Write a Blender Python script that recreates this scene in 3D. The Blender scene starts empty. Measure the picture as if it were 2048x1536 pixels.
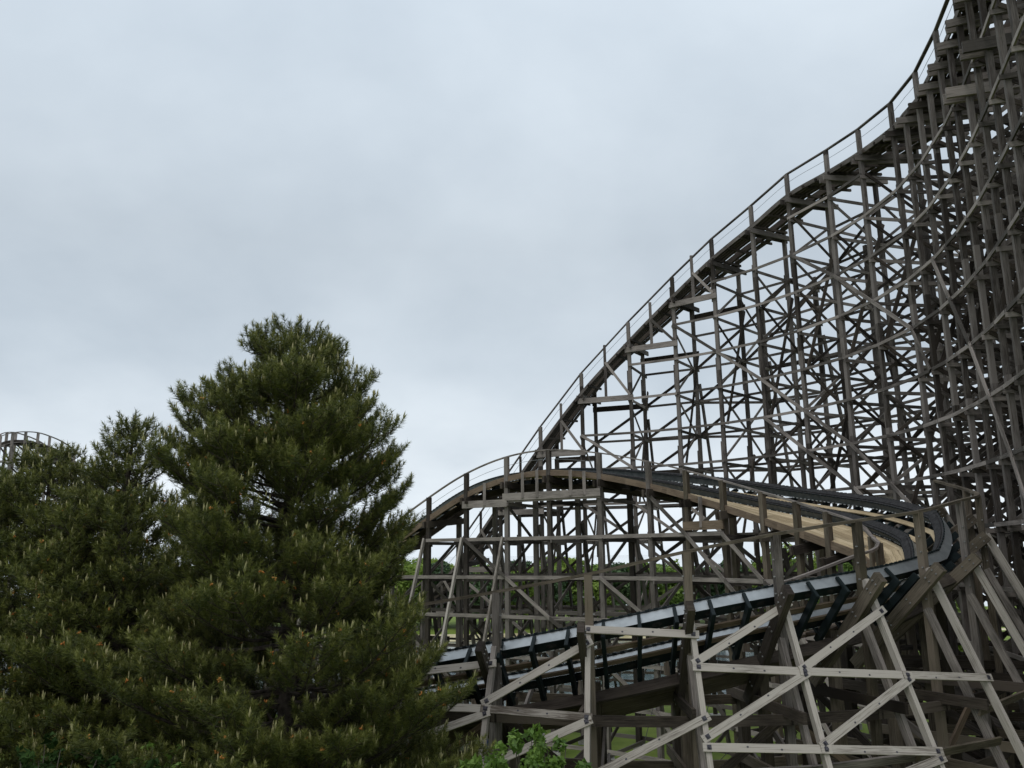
import bpy, math, random
import numpy as np
from mathutils import Vector, Matrix
random.seed(7); RNG = np.random.default_rng(7)
S = bpy.context.scene
COL = S.collection
R = math.radians

# ------------------------------------------------------------------ camera
CAM_Z = 10.0
FPX = 1630.0
PITCH = math.atan(342 / FPX)
ROLL = 0.010
cd = bpy.data.cameras.new('camera'); cam = bpy.data.objects.new('camera', cd); COL.objects.link(cam)
cd.sensor_width = 36; cd.lens = FPX / 2048 * 36; cd.clip_start = 0.1; cd.clip_end = 9000
_c, _s = math.cos(PITCH), math.sin(PITCH)
FW = np.array([0, _c, _s]); _U = np.array([0, -_s, _c]); _R = np.array([1., 0, 0])
RT = _R * math.cos(ROLL) - _U * math.sin(ROLL)
UP = _R * math.sin(ROLL) + _U * math.cos(ROLL)
cam.matrix_world = Matrix(((RT[0], UP[0], -FW[0], 0), (RT[1], UP[1], -FW[1], 0), (RT[2], UP[2], -FW[2], CAM_Z), (0, 0, 0, 1)))
S.camera = cam

# ------------------------------------------------------------------ world: overcast daylight
SUN_EL, SUN_AZ = R(58), R(-150)          # azimuth from +Y clockwise; behind the viewer's left shoulder
w = bpy.data.worlds.new('World'); S.world = w; w.use_nodes = True
nt = w.node_tree; nt.nodes.clear()
def N(t, tree=None, **k):
    n = (tree or nt).nodes.new(t)
    for a, b in k.items(): setattr(n, a, b)
    return n
L = nt.links.new
out = N('ShaderNodeOutputWorld'); bg = N('ShaderNodeBackground'); bg.inputs[1].default_value = 0.1
sky = N('ShaderNodeTexSky', sky_type='NISHITA', sun_disc=False); sky.sun_elevation = SUN_EL; sky.sun_rotation = SUN_AZ
sky.air_density = 1.5; sky.dust_density = 3.0
tc = N('ShaderNodeTexCoord'); sep = N('ShaderNodeSeparateXYZ'); L(tc.outputs['Generated'], sep.inputs[0])
# cloud deck: direction projected on a flat layer overhead
zc = N('ShaderNodeMath', operation='MAXIMUM'); L(sep.outputs[2], zc.inputs[0]); zc.inputs[1].default_value = 0.0
za = N('ShaderNodeMath', operation='ADD'); L(zc.outputs[0], za.inputs[0]); za.inputs[1].default_value = 0.42
dx = N('ShaderNodeMath', operation='DIVIDE'); L(sep.outputs[0], dx.inputs[0]); L(za.outputs[0], dx.inputs[1])
dy = N('ShaderNodeMath', operation='DIVIDE'); L(sep.outputs[1], dy.inputs[0]); L(za.outputs[0], dy.inputs[1])
cmb = N('ShaderNodeCombineXYZ'); L(dx.outputs[0], cmb.inputs[0]); L(dy.outputs[0], cmb.inputs[1])
n1 = N('ShaderNodeTexNoise'); n1.inputs['Scale'].default_value = 1.25; n1.inputs['Detail'].default_value = 5; n1.inputs['Roughness'].default_value = 0.5
n1.inputs['Distortion'].default_value = 0.4
L(cmb.outputs[0], n1.inputs['Vector'])
n2 = N('ShaderNodeTexNoise'); n2.inputs['Scale'].default_value = 4.2; n2.inputs['Detail'].default_value = 6; n2.inputs['Roughness'].default_value = 0.55
L(cmb.outputs[0], n2.inputs['Vector'])
mx = N('ShaderNodeMath', operation='MULTIPLY_ADD'); L(n2.outputs[0], mx.inputs[0]); mx.inputs[1].default_value = 0.30; L(n1.outputs[0], mx.inputs[2])
cr = N('ShaderNodeValToRGB'); L(mx.outputs[0], cr.inputs[0])
e = cr.color_ramp.elements; e[0].position = 0.46; e[0].color = (5.45, 6.28, 7.15, 1); e[1].position = 0.82; e[1].color = (7.4, 8.25, 9.05, 1)
# brightness by elevation: a luminous band low down, a greyer belt, brighter again towards the zenith
er = N('ShaderNodeValToRGB'); L(sep.outputs[2], er.inputs[0])
els = er.color_ramp.elements
els[0].position = 0.0; els[0].color = (1.28, 1.25, 1.22, 1)
els[1].position = 0.10; els[1].color = (1.26, 1.22, 1.18, 1)
for p, v in ((0.22, 0.95), (0.36, 0.88), (0.50, 1.0), (0.62, 1.08), (0.8, 1.35), (1.0, 1.5)):
    q = els.new(p); q.color = (v, v, v, 1)
mm = N('ShaderNodeMix', data_type='RGBA', blend_type='MULTIPLY'); mm.inputs[0].default_value = 1.0
L(cr.outputs[0], mm.inputs[6]); L(er.outputs[0], mm.inputs[7])
mk = N('ShaderNodeMix', data_type='RGBA'); mk.inputs[0].default_value = 0.96
L(sky.outputs[0], mk.inputs[6]); L(mm.outputs[2], mk.inputs[7])
L(mk.outputs[2], bg.inputs[0]); L(bg.outputs[0], out.inputs[0])

sd = bpy.data.lights.new('sun', 'SUN'); sd.energy = 0.9; sd.angle = R(40); sd.color = (1, 0.97, 0.93)
sun = bpy.data.objects.new('sun', sd); COL.objects.link(sun)
_sdir = Vector((math.sin(SUN_AZ) * math.cos(SUN_EL), math.cos(SUN_AZ) * math.cos(SUN_EL), math.sin(SUN_EL)))
sun.rotation_euler = _sdir.to_track_quat('Z', 'Y').to_euler()
sun.location = (0, -20, 60)
vs = S.view_settings; vs.view_transform = 'Standard'; vs.look = 'None'; vs.exposure = 0.0; vs.gamma = 1.0

# ------------------------------------------------------------------ pixel helpers (photo pixels <-> world)
def ray(px, py): return (px - 1024) / FPX * RT + (768 - py) / FPX * UP + FW
def at_y(px, py, Y):
    d = ray(px, py); return d * (Y / d[1]) + np.array([0, 0, CAM_Z])
def at_z(px, py, Z):
    d = ray(px, py); return d * ((Z - CAM_Z) / d[2]) + np.array([0, 0, CAM_Z])
def proj(p):
    d = np.asarray(p, float) - np.array([0, 0, CAM_Z]); z = d @ FW
    return 1024 + FPX * (d @ RT) / z, 768 - FPX * (d @ UP) / z
def V(*a): return np.array(a, float)
def unit(a): return np.asarray(a, float) / (np.linalg.norm(a) + 1e-12)

# ------------------------------------------------------------------ materials
def mat(name, base, rough=0.8, spec=0.3, metal=0.0):
    m = bpy.data.materials.new(name); m.use_nodes = True
    b = m.node_tree.nodes['Principled BSDF']
    b.inputs['Base Color'].default_value = (*base, 1); b.inputs['Roughness'].default_value = rough
    b.inputs['Specular IOR Level'].default_value = spec; b.inputs['Metallic'].default_value = metal
    return m
def wood(name, dark, light, moss=0.0, grain=1.0):
    random.seed(len(bpy.data.materials) * 13 + 5)
    m = mat(name, light, 0.88, 0.2); t = m.node_tree; b = t.nodes['Principled BSDF']; l = t.links.new
    uv = N('ShaderNodeUVMap', t); uv.uv_map = 'UVMap'
    mp = N('ShaderNodeMapping', t); mp.inputs['Scale'].default_value = (1.1, 26, 1); l(uv.outputs[0], mp.inputs[0])
    g = N('ShaderNodeTexNoise', t); g.inputs['Scale'].default_value = 1.6; g.inputs['Detail'].default_value = 6; g.inputs['Roughness'].default_value = 0.65
    g.inputs['Distortion'].default_value = 0.9
    l(mp.outputs[0], g.inputs['Vector'])
    mp2 = N('ShaderNodeMapping', t); mp2.inputs['Scale'].default_value = (0.55, 1.6, 1); l(uv.outputs[0], mp2.inputs[0])
    bl = N('ShaderNodeTexNoise', t); bl.inputs['Scale'].default_value = 1.4; bl.inputs['Detail'].default_value = 3; l(mp2.outputs[0], bl.inputs['Vector'])
    at = N('ShaderNodeAttribute', t); at.attribute_name = 'tint'
    a1 = N('ShaderNodeMath', t, operation='MULTIPLY_ADD'); l(g.outputs[0], a1.inputs[0]); a1.inputs[1].default_value = 0.9 * grain; l(at.outputs['Fac'], a1.inputs[2])
    a2 = N('ShaderNodeMath', t, operation='MULTIPLY_ADD'); l(bl.outputs[0], a2.inputs[0]); a2.inputs[1].default_value = 0.7; l(a1.outputs[0], a2.inputs[2])
    cr = N('ShaderNodeValToRGB', t); l(a2.outputs[0], cr.inputs[0])
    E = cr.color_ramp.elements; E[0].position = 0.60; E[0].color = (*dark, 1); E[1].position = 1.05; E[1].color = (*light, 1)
    c = cr.outputs[0]
    # dark drying checks along the grain
    mp3 = N('ShaderNodeMapping', t); mp3.inputs['Scale'].default_value = (0.7, 42, 1); l(uv.outputs[0], mp3.inputs[0])
    ck = N('ShaderNodeTexNoise', t); ck.inputs['Scale'].default_value = 1.0; ck.inputs['Detail'].default_value = 2; l(mp3.outputs[0], ck.inputs['Vector'])
    cr2 = N('ShaderNodeValToRGB', t); l(ck.outputs[0], cr2.inputs[0])
    E = cr2.color_ramp.elements; E[0].position = 0.30; E[0].color = (0.3, 0.27, 0.25, 1); E[1].position = 0.40; E[1].color = (1, 1, 1, 1)
    mu = N('ShaderNodeMix', t, data_type='RGBA', blend_type='MULTIPLY'); mu.inputs[0].default_value = 0.85
    l(c, mu.inputs[6]); l(cr2.outputs[0], mu.inputs[7]); c = mu.outputs[2]
    if moss:
        geo = N('ShaderNodeTexCoord', t)
        ms = N('ShaderNodeTexNoise', t); ms.inputs['Scale'].default_value = 0.9; ms.inputs['Detail'].default_value = 5; l(geo.outputs['Object'], ms.inputs['Vector'])
        rr = N('ShaderNodeValToRGB', t); l(ms.outputs[0], rr.inputs[0]); E = rr.color_ramp.elements
        E[0].position = 0.5; E[0].color = (0, 0, 0, 1); E[1].position = 0.66; E[1].color = (moss, moss, moss, 1)
        mo = N('ShaderNodeMix', t, data_type='RGBA'); l(rr.outputs[0], mo.inputs[0]); l(c, mo.inputs[6]); mo.inputs[7].default_value = (0.11, 0.092, 0.055, 1)
        c = mo.outputs[2]
    l(c, b.inputs['Base Color'])
    bp = N('ShaderNodeBump', t); bp.inputs['Strength'].default_value = 0.35; bp.inputs['Distance'].default_value = 0.01
    l(g.outputs[0], bp.inputs['Height']); l(bp.outputs[0], b.inputs['Normal'])
    return m
def leafy(name, c0, c1, c2, rough=0.55, trans=0.25, spec=0.3):
    m = mat(name, c1, rough, spec); t = m.node_tree; b = t.nodes['Principled BSDF']; l = t.links.new
    at = N('ShaderNodeAttribute', t); at.attribute_name = 'tint'
    cr = N('ShaderNodeValToRGB', t); l(at.outputs['Fac'], cr.inputs[0]); E = cr.color_ramp.elements
    E[0].position = 0; E[0].color = (*c0, 1); E[1].position = 1; E[1].color = (*c2, 1); q = E.new(0.5); q.color = (*c1, 1)
    l(cr.outputs[0], b.inputs['Base Color'])
    if trans:
        tr = N('ShaderNodeBsdfTranslucent', t); l(cr.outputs[0], tr.inputs[0])
        mxs = N('ShaderNodeMixShader', t); mxs.inputs[0].default_value = trans
        o = t.nodes['Material Output']; l(b.outputs[0], mxs.inputs[1]); l(tr.outputs[0], mxs.inputs[2]); l(mxs.outputs[0], o.inputs[0])
    return m
def noisy(name, c0, c1, scale, rough=0.8, spec=0.3, detail=6, bump=0.0, lo=0.35, hi=0.65, metal=0.0):
    m = mat(name, c0, rough, spec, metal); t = m.node_tree; b = t.nodes['Principled BSDF']; l = t.links.new
    tc = N('ShaderNodeTexCoord', t); n = N('ShaderNodeTexNoise', t); n.inputs['Scale'].default_value = scale; n.inputs['Detail'].default_value = detail
    l(tc.outputs['Object'], n.inputs['Vector'])
    cr = N('ShaderNodeValToRGB', t); l(n.outputs[0], cr.inputs[0]); E = cr.color_ramp.elements
    E[0].position = lo; E[0].color = (*c0, 1); E[1].position = hi; E[1].color = (*c1, 1)
    l(cr.outputs[0], b.inputs['Base Color'])
    if bump:
        bp = N('ShaderNodeBump', t); bp.inputs['Strength'].default_value = bump; bp.inputs['Distance'].default_value = 0.02
        l(n.outputs[0], bp.inputs['Height']); l(bp.outputs[0], b.inputs['Normal'])
    return m
M = {}
M['post'] = wood('weathered_post', (0.038, 0.031, 0.026), (0.192, 0.167, 0.151), 0.12)
M['grey'] = wood('grey_board', (0.075, 0.065, 0.057), (0.31, 0.268, 0.240))
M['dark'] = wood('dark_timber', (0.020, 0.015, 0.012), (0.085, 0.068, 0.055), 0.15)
M['pale'] = wood('pale_board', (0.085, 0.067, 0.054), (0.385, 0.342, 0.30), 0, 1.3)
M['moss'] = wood('mossy_timber', (0.042, 0.034, 0.024), (0.168, 0.136, 0.104), 0.35)
M['brown'] = wood('brown_fascia', (0.085, 0.060, 0.042), (0.215, 0.158, 0.112))
M['tan'] = wood('new_decking', (0.34, 0.255, 0.15), (0.62, 0.49, 0.315), 0, 0.9)
M['steel'] = noisy('galvanised_steel', (0.27, 0.285, 0.29), (0.36, 0.375, 0.38), 2.5, 0.42, 0.5, bump=0.06, metal=0.6)
M['green'] = noisy('dark_green_steel', (0.007, 0.012, 0.013), (0.014, 0.020, 0.021), 3, 0.6, 0.15)
M['black'] = noisy('running_surface', (0.017, 0.016, 0.016), (0.042, 0.040, 0.040), 9, 0.75, 0.12)
M['plate'] = noisy('black_iron_plate', (0.025, 0.022, 0.03), (0.06, 0.055, 0.065), 20, 0.55, 0.4)
M['stud'] = noisy('bolt_heads', (0.12, 0.115, 0.11), (0.26, 0.25, 0.24), 20, 0.5, 0.5)
M['lightgap'] = noisy('painted_light_gaps', (0.4, 0.41, 0.4), (0.6, 0.6, 0.58), 20, 0.5, 0.5)  # pale dashes painted as light showing through gaps along the rail
M['slate'] = noisy('dark_slate', (0.060, 0.072, 0.076), (0.105, 0.118, 0.122), 4, 0.5, 0.35, bump=0.04)  # inward rail sides, a darker tone than the outward sides
M['concrete'] = noisy('concrete', (0.28, 0.27, 0.25), (0.45, 0.44, 0.41), 6, 0.9, 0.2, bump=0.2)
M['wire'] = mat('wire', (0.25, 0.26, 0.27), 0.5, 0.4, 0.5)
M['cable'] = mat('dark_cable', (0.03, 0.03, 0.03), 0.6)

# ------------------------------------------------------------------ mesh builder
class MB:
    def __init__(s): s.v = []; s.f = []; s.uv = []; s.mi = []; s.tint = []; s.n = 0
    def quad(s, pts, uvs=None, mi=0, t=0.0):
        k = s.n; s.v.extend([tuple(p) for p in pts]); s.n += len(pts)
        s.f.append(tuple(range(k, k + len(pts)))); s.mi.append(mi); s.tint.append(t)
        s.uv.extend(uvs if uvs is not None else [(p[0], p[1] + p[2]) for p in pts])
    def beam(s, a, b, w, h, up=(0, 0, 1), mi=0, t=None, ext=0.0):
        """a bar from a to b: w across, h along 'up'; grain runs along it in UV"""
        a = np.asarray(a, float); b = np.asarray(b, float); d = b - a; ln = np.linalg.norm(d)
        if ln < 1e-4: return
        d /= ln; a = a - d * ext; b = b + d * ext; ln += 2 * ext
        up = np.asarray(up, float)
        if abs(d @ up) > 0.985 * np.linalg.norm(up): up = V(0, 1, 0) if abs(d[1]) < 0.9 else V(1, 0, 0)
        x = unit(np.cross(d, up)); z = np.cross(x, d)
        if t is None: t = random.gauss(0, 0.17) + (0.3 if random.random() < 0.04 else 0)
        c = [(-w / 2, -h / 2), (w / 2, -h / 2), (w / 2, h / 2), (-w / 2, h / 2)]
        A = [a + x * p + z * q for p, q in c]; B = [b + x * p + z * q for p, q in c]
        u0 = random.uniform(0, 90); v = random.uniform(0, 40)
        per = [w, h, w, h]
        for i in range(4):
            j = (i + 1) % 4
            s.quad([A[i], A[j], B[j], B[i]], [(u0, v), (u0, v + per[i]), (u0 + ln, v + per[i]), (u0 + ln, v)], mi, t)
            v += per[i]
        s.quad([A[3], A[2], A[1], A[0]], [(u0, v), (u0 + w, v), (u0 + w, v + h), (u0, v + h)], mi, t - 0.12)
        s.quad([B[0], B[1], B[2], B[3]], [(u0, v), (u0 + w, v), (u0 + w, v + h), (u0, v + h)], mi, t - 0.12)
    def sweep(s, secs, mi=0, t=0.0, closed=True, cap=True, lens=None, mis=None):
        """secs: list of rings (each k points); u runs along, v round"""
        k = len(secs[0]); u = 0.0; u0 = random.uniform(0, 50)
        for a, b in zip(secs[:-1], secs[1:]):
            ln = float(np.linalg.norm(np.mean(b, 0) - np.mean(a, 0))); v = 0.0
            for i in range(k if closed else k - 1):
                j = (i + 1) % k; wd = float(np.linalg.norm(np.asarray(a[j]) - np.asarray(a[i])))
                s.quad([a[i], a[j], b[j], b[i]], [(u0 + u, v), (u0 + u, v + wd), (u0 + u + ln, v + wd), (u0 + u + ln, v)], mis[i] if mis else mi, t)
                v += wd
            u += ln
        if cap and closed:
            s.quad(list(secs[0])[::-1], None, mi, t); s.quad(list(secs[-1]), None, mi, t)
    def tube(s, pts, r, k=8, mi=0, t=0.0):
        pts = [np.asarray(p, float) for p in pts]
        rs = r if hasattr(r, '__len__') else [r] * len(pts); secs = []
        for i, p in enumerate(pts):
            d = unit(pts[min(i + 1, len(pts) - 1)] - pts[max(i - 1, 0)])
            up = V(0, 0, 1) if abs(d[2]) < 0.9 else V(1, 0, 0)
            x = unit(np.cross(d, up)); z = np.cross(x, d)
            secs.append([p + rs[i] * (x * math.cos(q) + z * math.sin(q)) for q in np.linspace(0, 2 * math.pi, k, endpoint=False)])
        s.sweep(secs, mi, t)
    def build(s, name, mats, parent=None, smooth=False):
        me = bpy.data.meshes.new(name); me.from_pydata(s.v, [], s.f)
        for m in (mats if isinstance(mats, (list, tuple)) else [mats]): me.materials.append(m)
        uvl = me.uv_layers.new(name='UVMap'); uvl.data.foreach_set('uv', np.array(s.uv, dtype=np.float32).ravel())
        a = me.attributes.new('tint', 'FLOAT', 'FACE'); a.data.foreach_set('value', np.array(s.tint, dtype=np.float32))
        me.polygons.foreach_set('material_index', np.array(s.mi, dtype=np.int32))
        if smooth: me.polygons.foreach_set('use_smooth', np.ones(len(s.f), dtype=bool))
        me.update()
        return link(name, me, parent)
def link(name, me, parent=None):
    o = bpy.data.objects.new(name, me); COL.objects.link(o)
    if parent is not None:
        o.parent = parent
        if parent.type == 'EMPTY': o.matrix_parent_inverse = Matrix.Translation(-Vector(parent.location))
    return o
def one(name, mats, parent, a, b, w, h, up=(0, 0, 1), t=None, ext=0.0):
    m = MB(); m.beam(a, b, w, h, up, 0, t, ext); return m.build(name, mats, parent)
def thing(name, label, cat, loc=(0, 0, 0), group=None):
    o = bpy.data.objects.new(name, None); COL.objects.link(o); o.location = loc; o.empty_display_size = 0.3
    o['label'] = label; o['category'] = cat
    if group: o['group'] = group
    return o
def tag(o, label=None, cat=None, group=None, kind=None):
    if label: o['label'] = label
    if cat: o['category'] = cat
    if group: o['group'] = group
    if kind: o['kind'] = kind
    return o
def normals(P):
    """left-hand (outward) horizontal normals of a polyline of (x,y)"""
    P = np.asarray(P, float); T = np.gradient(P, axis=0); T /= np.linalg.norm(T, axis=1)[:, None]
    return np.stack([-T[:, 1], T[:, 0]], 1)
def catmull(P, step):
    P = np.asarray(P, float); Q = np.vstack([2 * P[0] - P[1], P, 2 * P[-1] - P[-2]]); outp = []
    for i in range(1, len(Q) - 2):
        p0, p1, p2, p3 = Q[i - 1], Q[i], Q[i + 1], Q[i + 2]
        k = max(2, int(np.linalg.norm(p2[:2] - p1[:2]) / 0.05))
        for t in np.linspace(0, 1, k, endpoint=False):
            outp.append(0.5 * ((2 * p1) + (p2 - p0) * t + (2 * p0 - 5 * p1 + 4 * p2 - p3) * t * t + (3 * p1 - p0 - 3 * p2 + p3) * t ** 3))
    outp.append(Q[-2]); outp = np.array(outp)
    d = np.concatenate([[0], np.cumsum(np.linalg.norm(np.diff(outp[:, :2], axis=0), axis=1))])
    n = max(2, int(d[-1] / step)); s = np.linspace(0, d[-1], n + 1)
    return np.stack([np.interp(s, d, outp[:, k]) for k in range(outp.shape[1])], 1)

# ================================================================== SETTING: ground, lake, far shore
def grid_sheet(name, xs, ys, zf, m, kind='structure'):
    X, Y = np.meshgrid(xs, ys); Z = zf(X, Y); vv = np.stack([X, Y, Z], -1).reshape(-1, 3)
    nx, ny = len(xs), len(ys); f = []
    for j in range(ny - 1):
        for i in range(nx - 1): f.append((j * nx + i, j * nx + i + 1, (j + 1) * nx + i + 1, (j + 1) * nx + i))
    me = bpy.data.meshes.new(name); me.from_pydata(vv.tolist(), [], f); me.materials.append(m)
    me.polygons.foreach_set('use_smooth', np.ones(len(f), dtype=bool))
    o = link(name, me); o['kind'] = kind; return o
SHORE = 60.0
def shore(X): return SHORE + 2.0 * np.sin(X * 0.09) + 1.0 * np.sin(X * 0.31 + 1) + np.maximum(0, X - 14) * 1.3
def smooth(a, b, x):
    t = np.clip((x - a) / (b - a), 0, 1); return t * t * (3 - 2 * t)
def ground_z(X, Y):
    z = 0.05 * np.sin(X * 0.21) * np.sin(Y * 0.17)
    into = smooth(-2.5, 2.5, Y - shore(X)); isl = smooth(104, 111, Y) * (1 - smooth(150, 162, Y))
    return z * (1 - into) - 1.6 * into * (1 - isl) + 0.45 * isl * into + 0 * X
M['grass'] = noisy('mown_grass', (0.105, 0.155, 0.028), (0.205, 0.26, 0.055), 0.55, 0.9, 0.15, 10, 0.5, 0.3, 0.7)
xs = np.unique(np.concatenate([np.linspace(-400, -90, 12), np.linspace(-90, 90, 91), np.linspace(90, 400, 12)]))
ys = np.unique(np.concatenate([np.linspace(-60, 40, 30), np.linspace(40, 75, 50), np.linspace(75, 100, 8), np.linspace(100, 170, 50), np.linspace(170, 420, 6)]))
grid_sheet('ground', xs, ys, ground_z, M['grass'])
wm = mat('lake_water', (0.10, 0.13, 0.14), 0.12, 0.5); t = wm.node_tree; b_ = t.nodes['Principled BSDF']
tcw = N('ShaderNodeTexCoord', t); mpw = N('ShaderNodeMapping', t); mpw.inputs['Scale'].default_value = (0.5, 1.6, 1); t.links.new(tcw.outputs['Object'], mpw.inputs[0])
nw = N('ShaderNodeTexNoise', t); nw.inputs['Scale'].default_value = 1.3; nw.inputs['Detail'].default_value = 5; t.links.new(mpw.outputs[0], nw.inputs['Vector'])
bw = N('ShaderNodeBump', t); bw.inputs['Strength'].default_value = 0.22; bw.inputs['Distance'].default_value = 0.12
t.links.new(nw.outputs[0], bw.inputs['Height']); t.links.new(bw.outputs[0], b_.inputs['Normal'])
lx = np.array([-4000, -300, 0, 300, 4000.]); ly = np.array([50, 120, 400, 1500, 8000.])
grid_sheet('lake', np.array([-300., 0, 300]), np.array([50, 80, 112.]), lambda X, Y: X * 0 - 0.55, wm)
wf = mat('open_water', (0.30, 0.34, 0.37), 0.05, 0.8)
grid_sheet('water', lx, np.array([112.2, 400, 1500, 8500.]), lambda X, Y: X * 0 - 0.56, wf)
# pale sand strip along the far shore
sb = MB()
for x in np.arange(-120, 160, 4.0):
    a = 106.6 + 0.6 * math.sin(x * 0.11); b = 106.6 + 0.6 * math.sin((x + 4) * 0.11)
    sb.quad([(x, a, -0.5), (x + 4, b, -0.5), (x + 4, b + 2.2, 0.18), (x, a + 2.2, 0.18)])
tag(sb.build('beach', noisy('sand', (0.42, 0.36, 0.2), (0.6, 0.54, 0.36), 0.4, 0.95)), kind='structure')

# ================================================================== TALL DROP (the big curved structure)
A_SC = 1.10
A_xy = np.array([(4.234, 48.623), (7.059, 47.575), (9.565, 46.126), (11.598, 44.443), (13.38, 42.408), (14.735, 40.26), (15.855, 37.673),
                 (16.457, 35.264), (16.70, 32.49), (16.488, 29.843)]) * A_SC
A_zh = [10 + (z - 10) * A_SC for z in (20.81, 23.72, 26.05, 27.74, 28.86, 29.68, 29.69, 29.5, 29.2, 29.0)]
pre = []; p = A_xy[0].copy(); zpre = [17.7, 14.3, 10.9, 8.4, 6.4, 5.1, 4.6, 4.6, 5.2, 6.4]
for k in range(10):
    p = p + 3.0 * V(math.cos(R(157 - 0.5 * k)), math.sin(R(157 - 0.5 * k))); pre.append((p.copy(), 10 + (zpre[k] - 10) * A_SC))
post = []; p = A_xy[-1].copy()
for k, hd in enumerate((-101, -105, -108, -109, -109)):
    p = p + 3.0 * V(math.cos(R(hd)), math.sin(R(hd))); post.append((p.copy(), 30.9 - 0.05 * k))
AF = [q for q, _ in pre[::-1]] + list(A_xy) + [q for q, _ in post]
AZ = [z for _, z in pre[::-1]] + A_zh + [z for _, z in post]
# the bents stand closer together where the drop swings round towards the viewer
_f, _z, MIDB = [], [], set()
for i in range(len(AF)):
    _f.append(AF[i]); _z.append(AZ[i])
    if 18 <= i < len(AF) - 1: MIDB.add(len(_f)); _f.append((AF[i] + AF[i + 1]) / 2); _z.append((AZ[i] + AZ[i + 1]) / 2)
AF, AZ = _f, _z
AF = np.array(AF); AZ = np.array(AZ); I0 = 10                 # I0: first bent of the measured run
AN = normals(AF); HR = 1.3; AW = 3.2
AD = AZ - HR                                                   # deck height on the near edge
LV_A = [19.9 - 2.25 * k for k in range(-5, 9)]                 # ledger levels
drop = thing('coaster_drop', 'tall grey wooden coaster drop curving from the upper right corner down to the lake', 'roller coaster', (AF[I0][0], AF[I0][1], 0))
def P3(F, n, w, z): return V(F[0] + n[0] * w, F[1] + n[1] * w, z)
BK = math.tan(R(7))
def bent_A(i):
    F, n, zd = AF[i], AN[i], AD[i]
    tn = V(n[1], -n[0], 0)                                     # along the track
    off = tn * 0.10
    cap = MB(); cap.beam(P3(F, n, -0.5, zd - 0.42) + tn * 0.2, P3(F, n, AW + 0.7, zd - 0.42 + BK * AW) + tn * 0.2, 0.10, 0.30)
    cap.beam(P3(F, n, -0.42, zd - 0.42) - tn * 0.2, P3(F, n, AW + 0.6, zd - 0.42 + BK * AW) - tn * 0.2, 0.10, 0.30)
    c = cap.build('trestle_bent', M['post'], drop)
    def postp(w, z0, z1, sz=0.225):
        m = MB(); zz = z0; k = 0
        while zz < z1 - 0.1:                                   # spliced lengths with side cover boards
            ze = min(zz + 5.2, z1); m.beam(P3(F, n, w, zz), P3(F, n, w, ze), sz, sz * 0.8, (n[0], n[1], 0)); zz = ze
            if ze < z1 - 1:
                m.beam(P3(F, n, w, ze - 0.8) - tn * (sz * 0.5 + 0.035), P3(F, n, w, ze + 0.8) - tn * (sz * 0.5 + 0.035), 0.07, sz * 0.75, (n[0], n[1], 0))
        return m.build('post', M['post'], c)
    postp(0, 0.2, zd - 0.2 if i in MIDB else AZ[i]); postp(AW, 0.2, zd + BK * AW + 1.1)
    inner = 2.2 if i >= I0 + 4 else 0
    rows = [0, AW]
    if i >= I0 + 3:
        postp(AW + 3.0, 0.2, zd - 2.0, 0.23); rows.append(AW + 3.0)
    if i >= I0 + 6:
        postp(AW + 6.0, 0.2, zd - 3.5, 0.23); rows.append(AW + 6.0)
    zl = 0.80 * zd if zd > 8 else 0
    lk = 0.23
    wl = rows[-1]
    if zl:
        m = MB(); m.beam(P3(F, n, wl + 0.15, zl) + tn * 0.16, P3(F, n, wl + 0.15 + lk * zl, 0.2) + tn * 0.16, 0.13, 0.24, (n[0], n[1], 0)); m.build('raking_leg', M['post'], c)
        z5 = zl * .55; m = MB(); m.beam(P3(F, n, AW + 0.15, z5) - tn * 0.16, P3(F, n, AW + 0.15 + .42 * z5, 0.2) - tn * 0.16, 0.12, 0.22, (n[0], n[1], 0)); m.build('raking_leg', M['post'], c)
    lv = [z for z in LV_A if z < zd - 1.0]
    for k, z in enumerate(lv):
        wend = rows[-1] + (max(0, (zl - z)) * lk + 0.25 if z < zl else 0.15)
        one('girt', M['grey'] if k % 3 else M['post'], c, P3(F, n, -0.25, z - 0.18) + off * 1.8, P3(F, n, wend, z - 0.18) + off * 1.8, 0.06, 0.17)
        if k + 1 < len(lv):
            z2 = lv[k + 1]
            for q, (wa, wb) in enumerate(zip(rows[:-1], rows[1:])):
                a, b = ((wa, z2), (wb, z)) if (k + i + q) % 2 else ((wa, z), (wb, z2))
                one('cross_brace', M['post'] if (k + q) % 2 else M['grey'], c, P3(F, n, *a) - off * 1.8, P3(F, n, *b) - off * 1.8, 0.06, 0.15)
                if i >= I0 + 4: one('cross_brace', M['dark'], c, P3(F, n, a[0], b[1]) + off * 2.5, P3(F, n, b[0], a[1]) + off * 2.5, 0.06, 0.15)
            if z < zl and k % 2 == 0:
                one('cross_brace', M['post'], c, P3(F, n, rows[-1], z2) - off * 2.2, P3(F, n, rows[-1] + (zl - z) * lk + .1, z) - off * 2.2, 0.06, 0.16)
    if len(lv) > 4:                                            # long diagonal from the far head to the near foot, three storeys
        one('cross_brace', M['dark'], c, P3(F, n, AW, lv[1] + 1.0) + off * 2.6, P3(F, n, 0.1, lv[4]) + off * 2.6, 0.07, 0.2)
    if i in (I0 + 14, I0 + 16):
        for s_ in (-1, 1): one('tie_beam', M['grey'], c, P3(F, n, -0.8, zd - 3.2) + tn * .22 * s_, P3(F, n, rows[-1] + .5, zd - 3.2) + tn * .22 * s_, 0.12, 0.4)
    if len(lv) > 8 and i % 2:
        one('cross_brace', M['dark'], c, P3(F, n, AW, lv[5] + .6) + off * 2.6, P3(F, n, 0.1, lv[8]) + off * 2.6, 0.07, 0.2)
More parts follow.
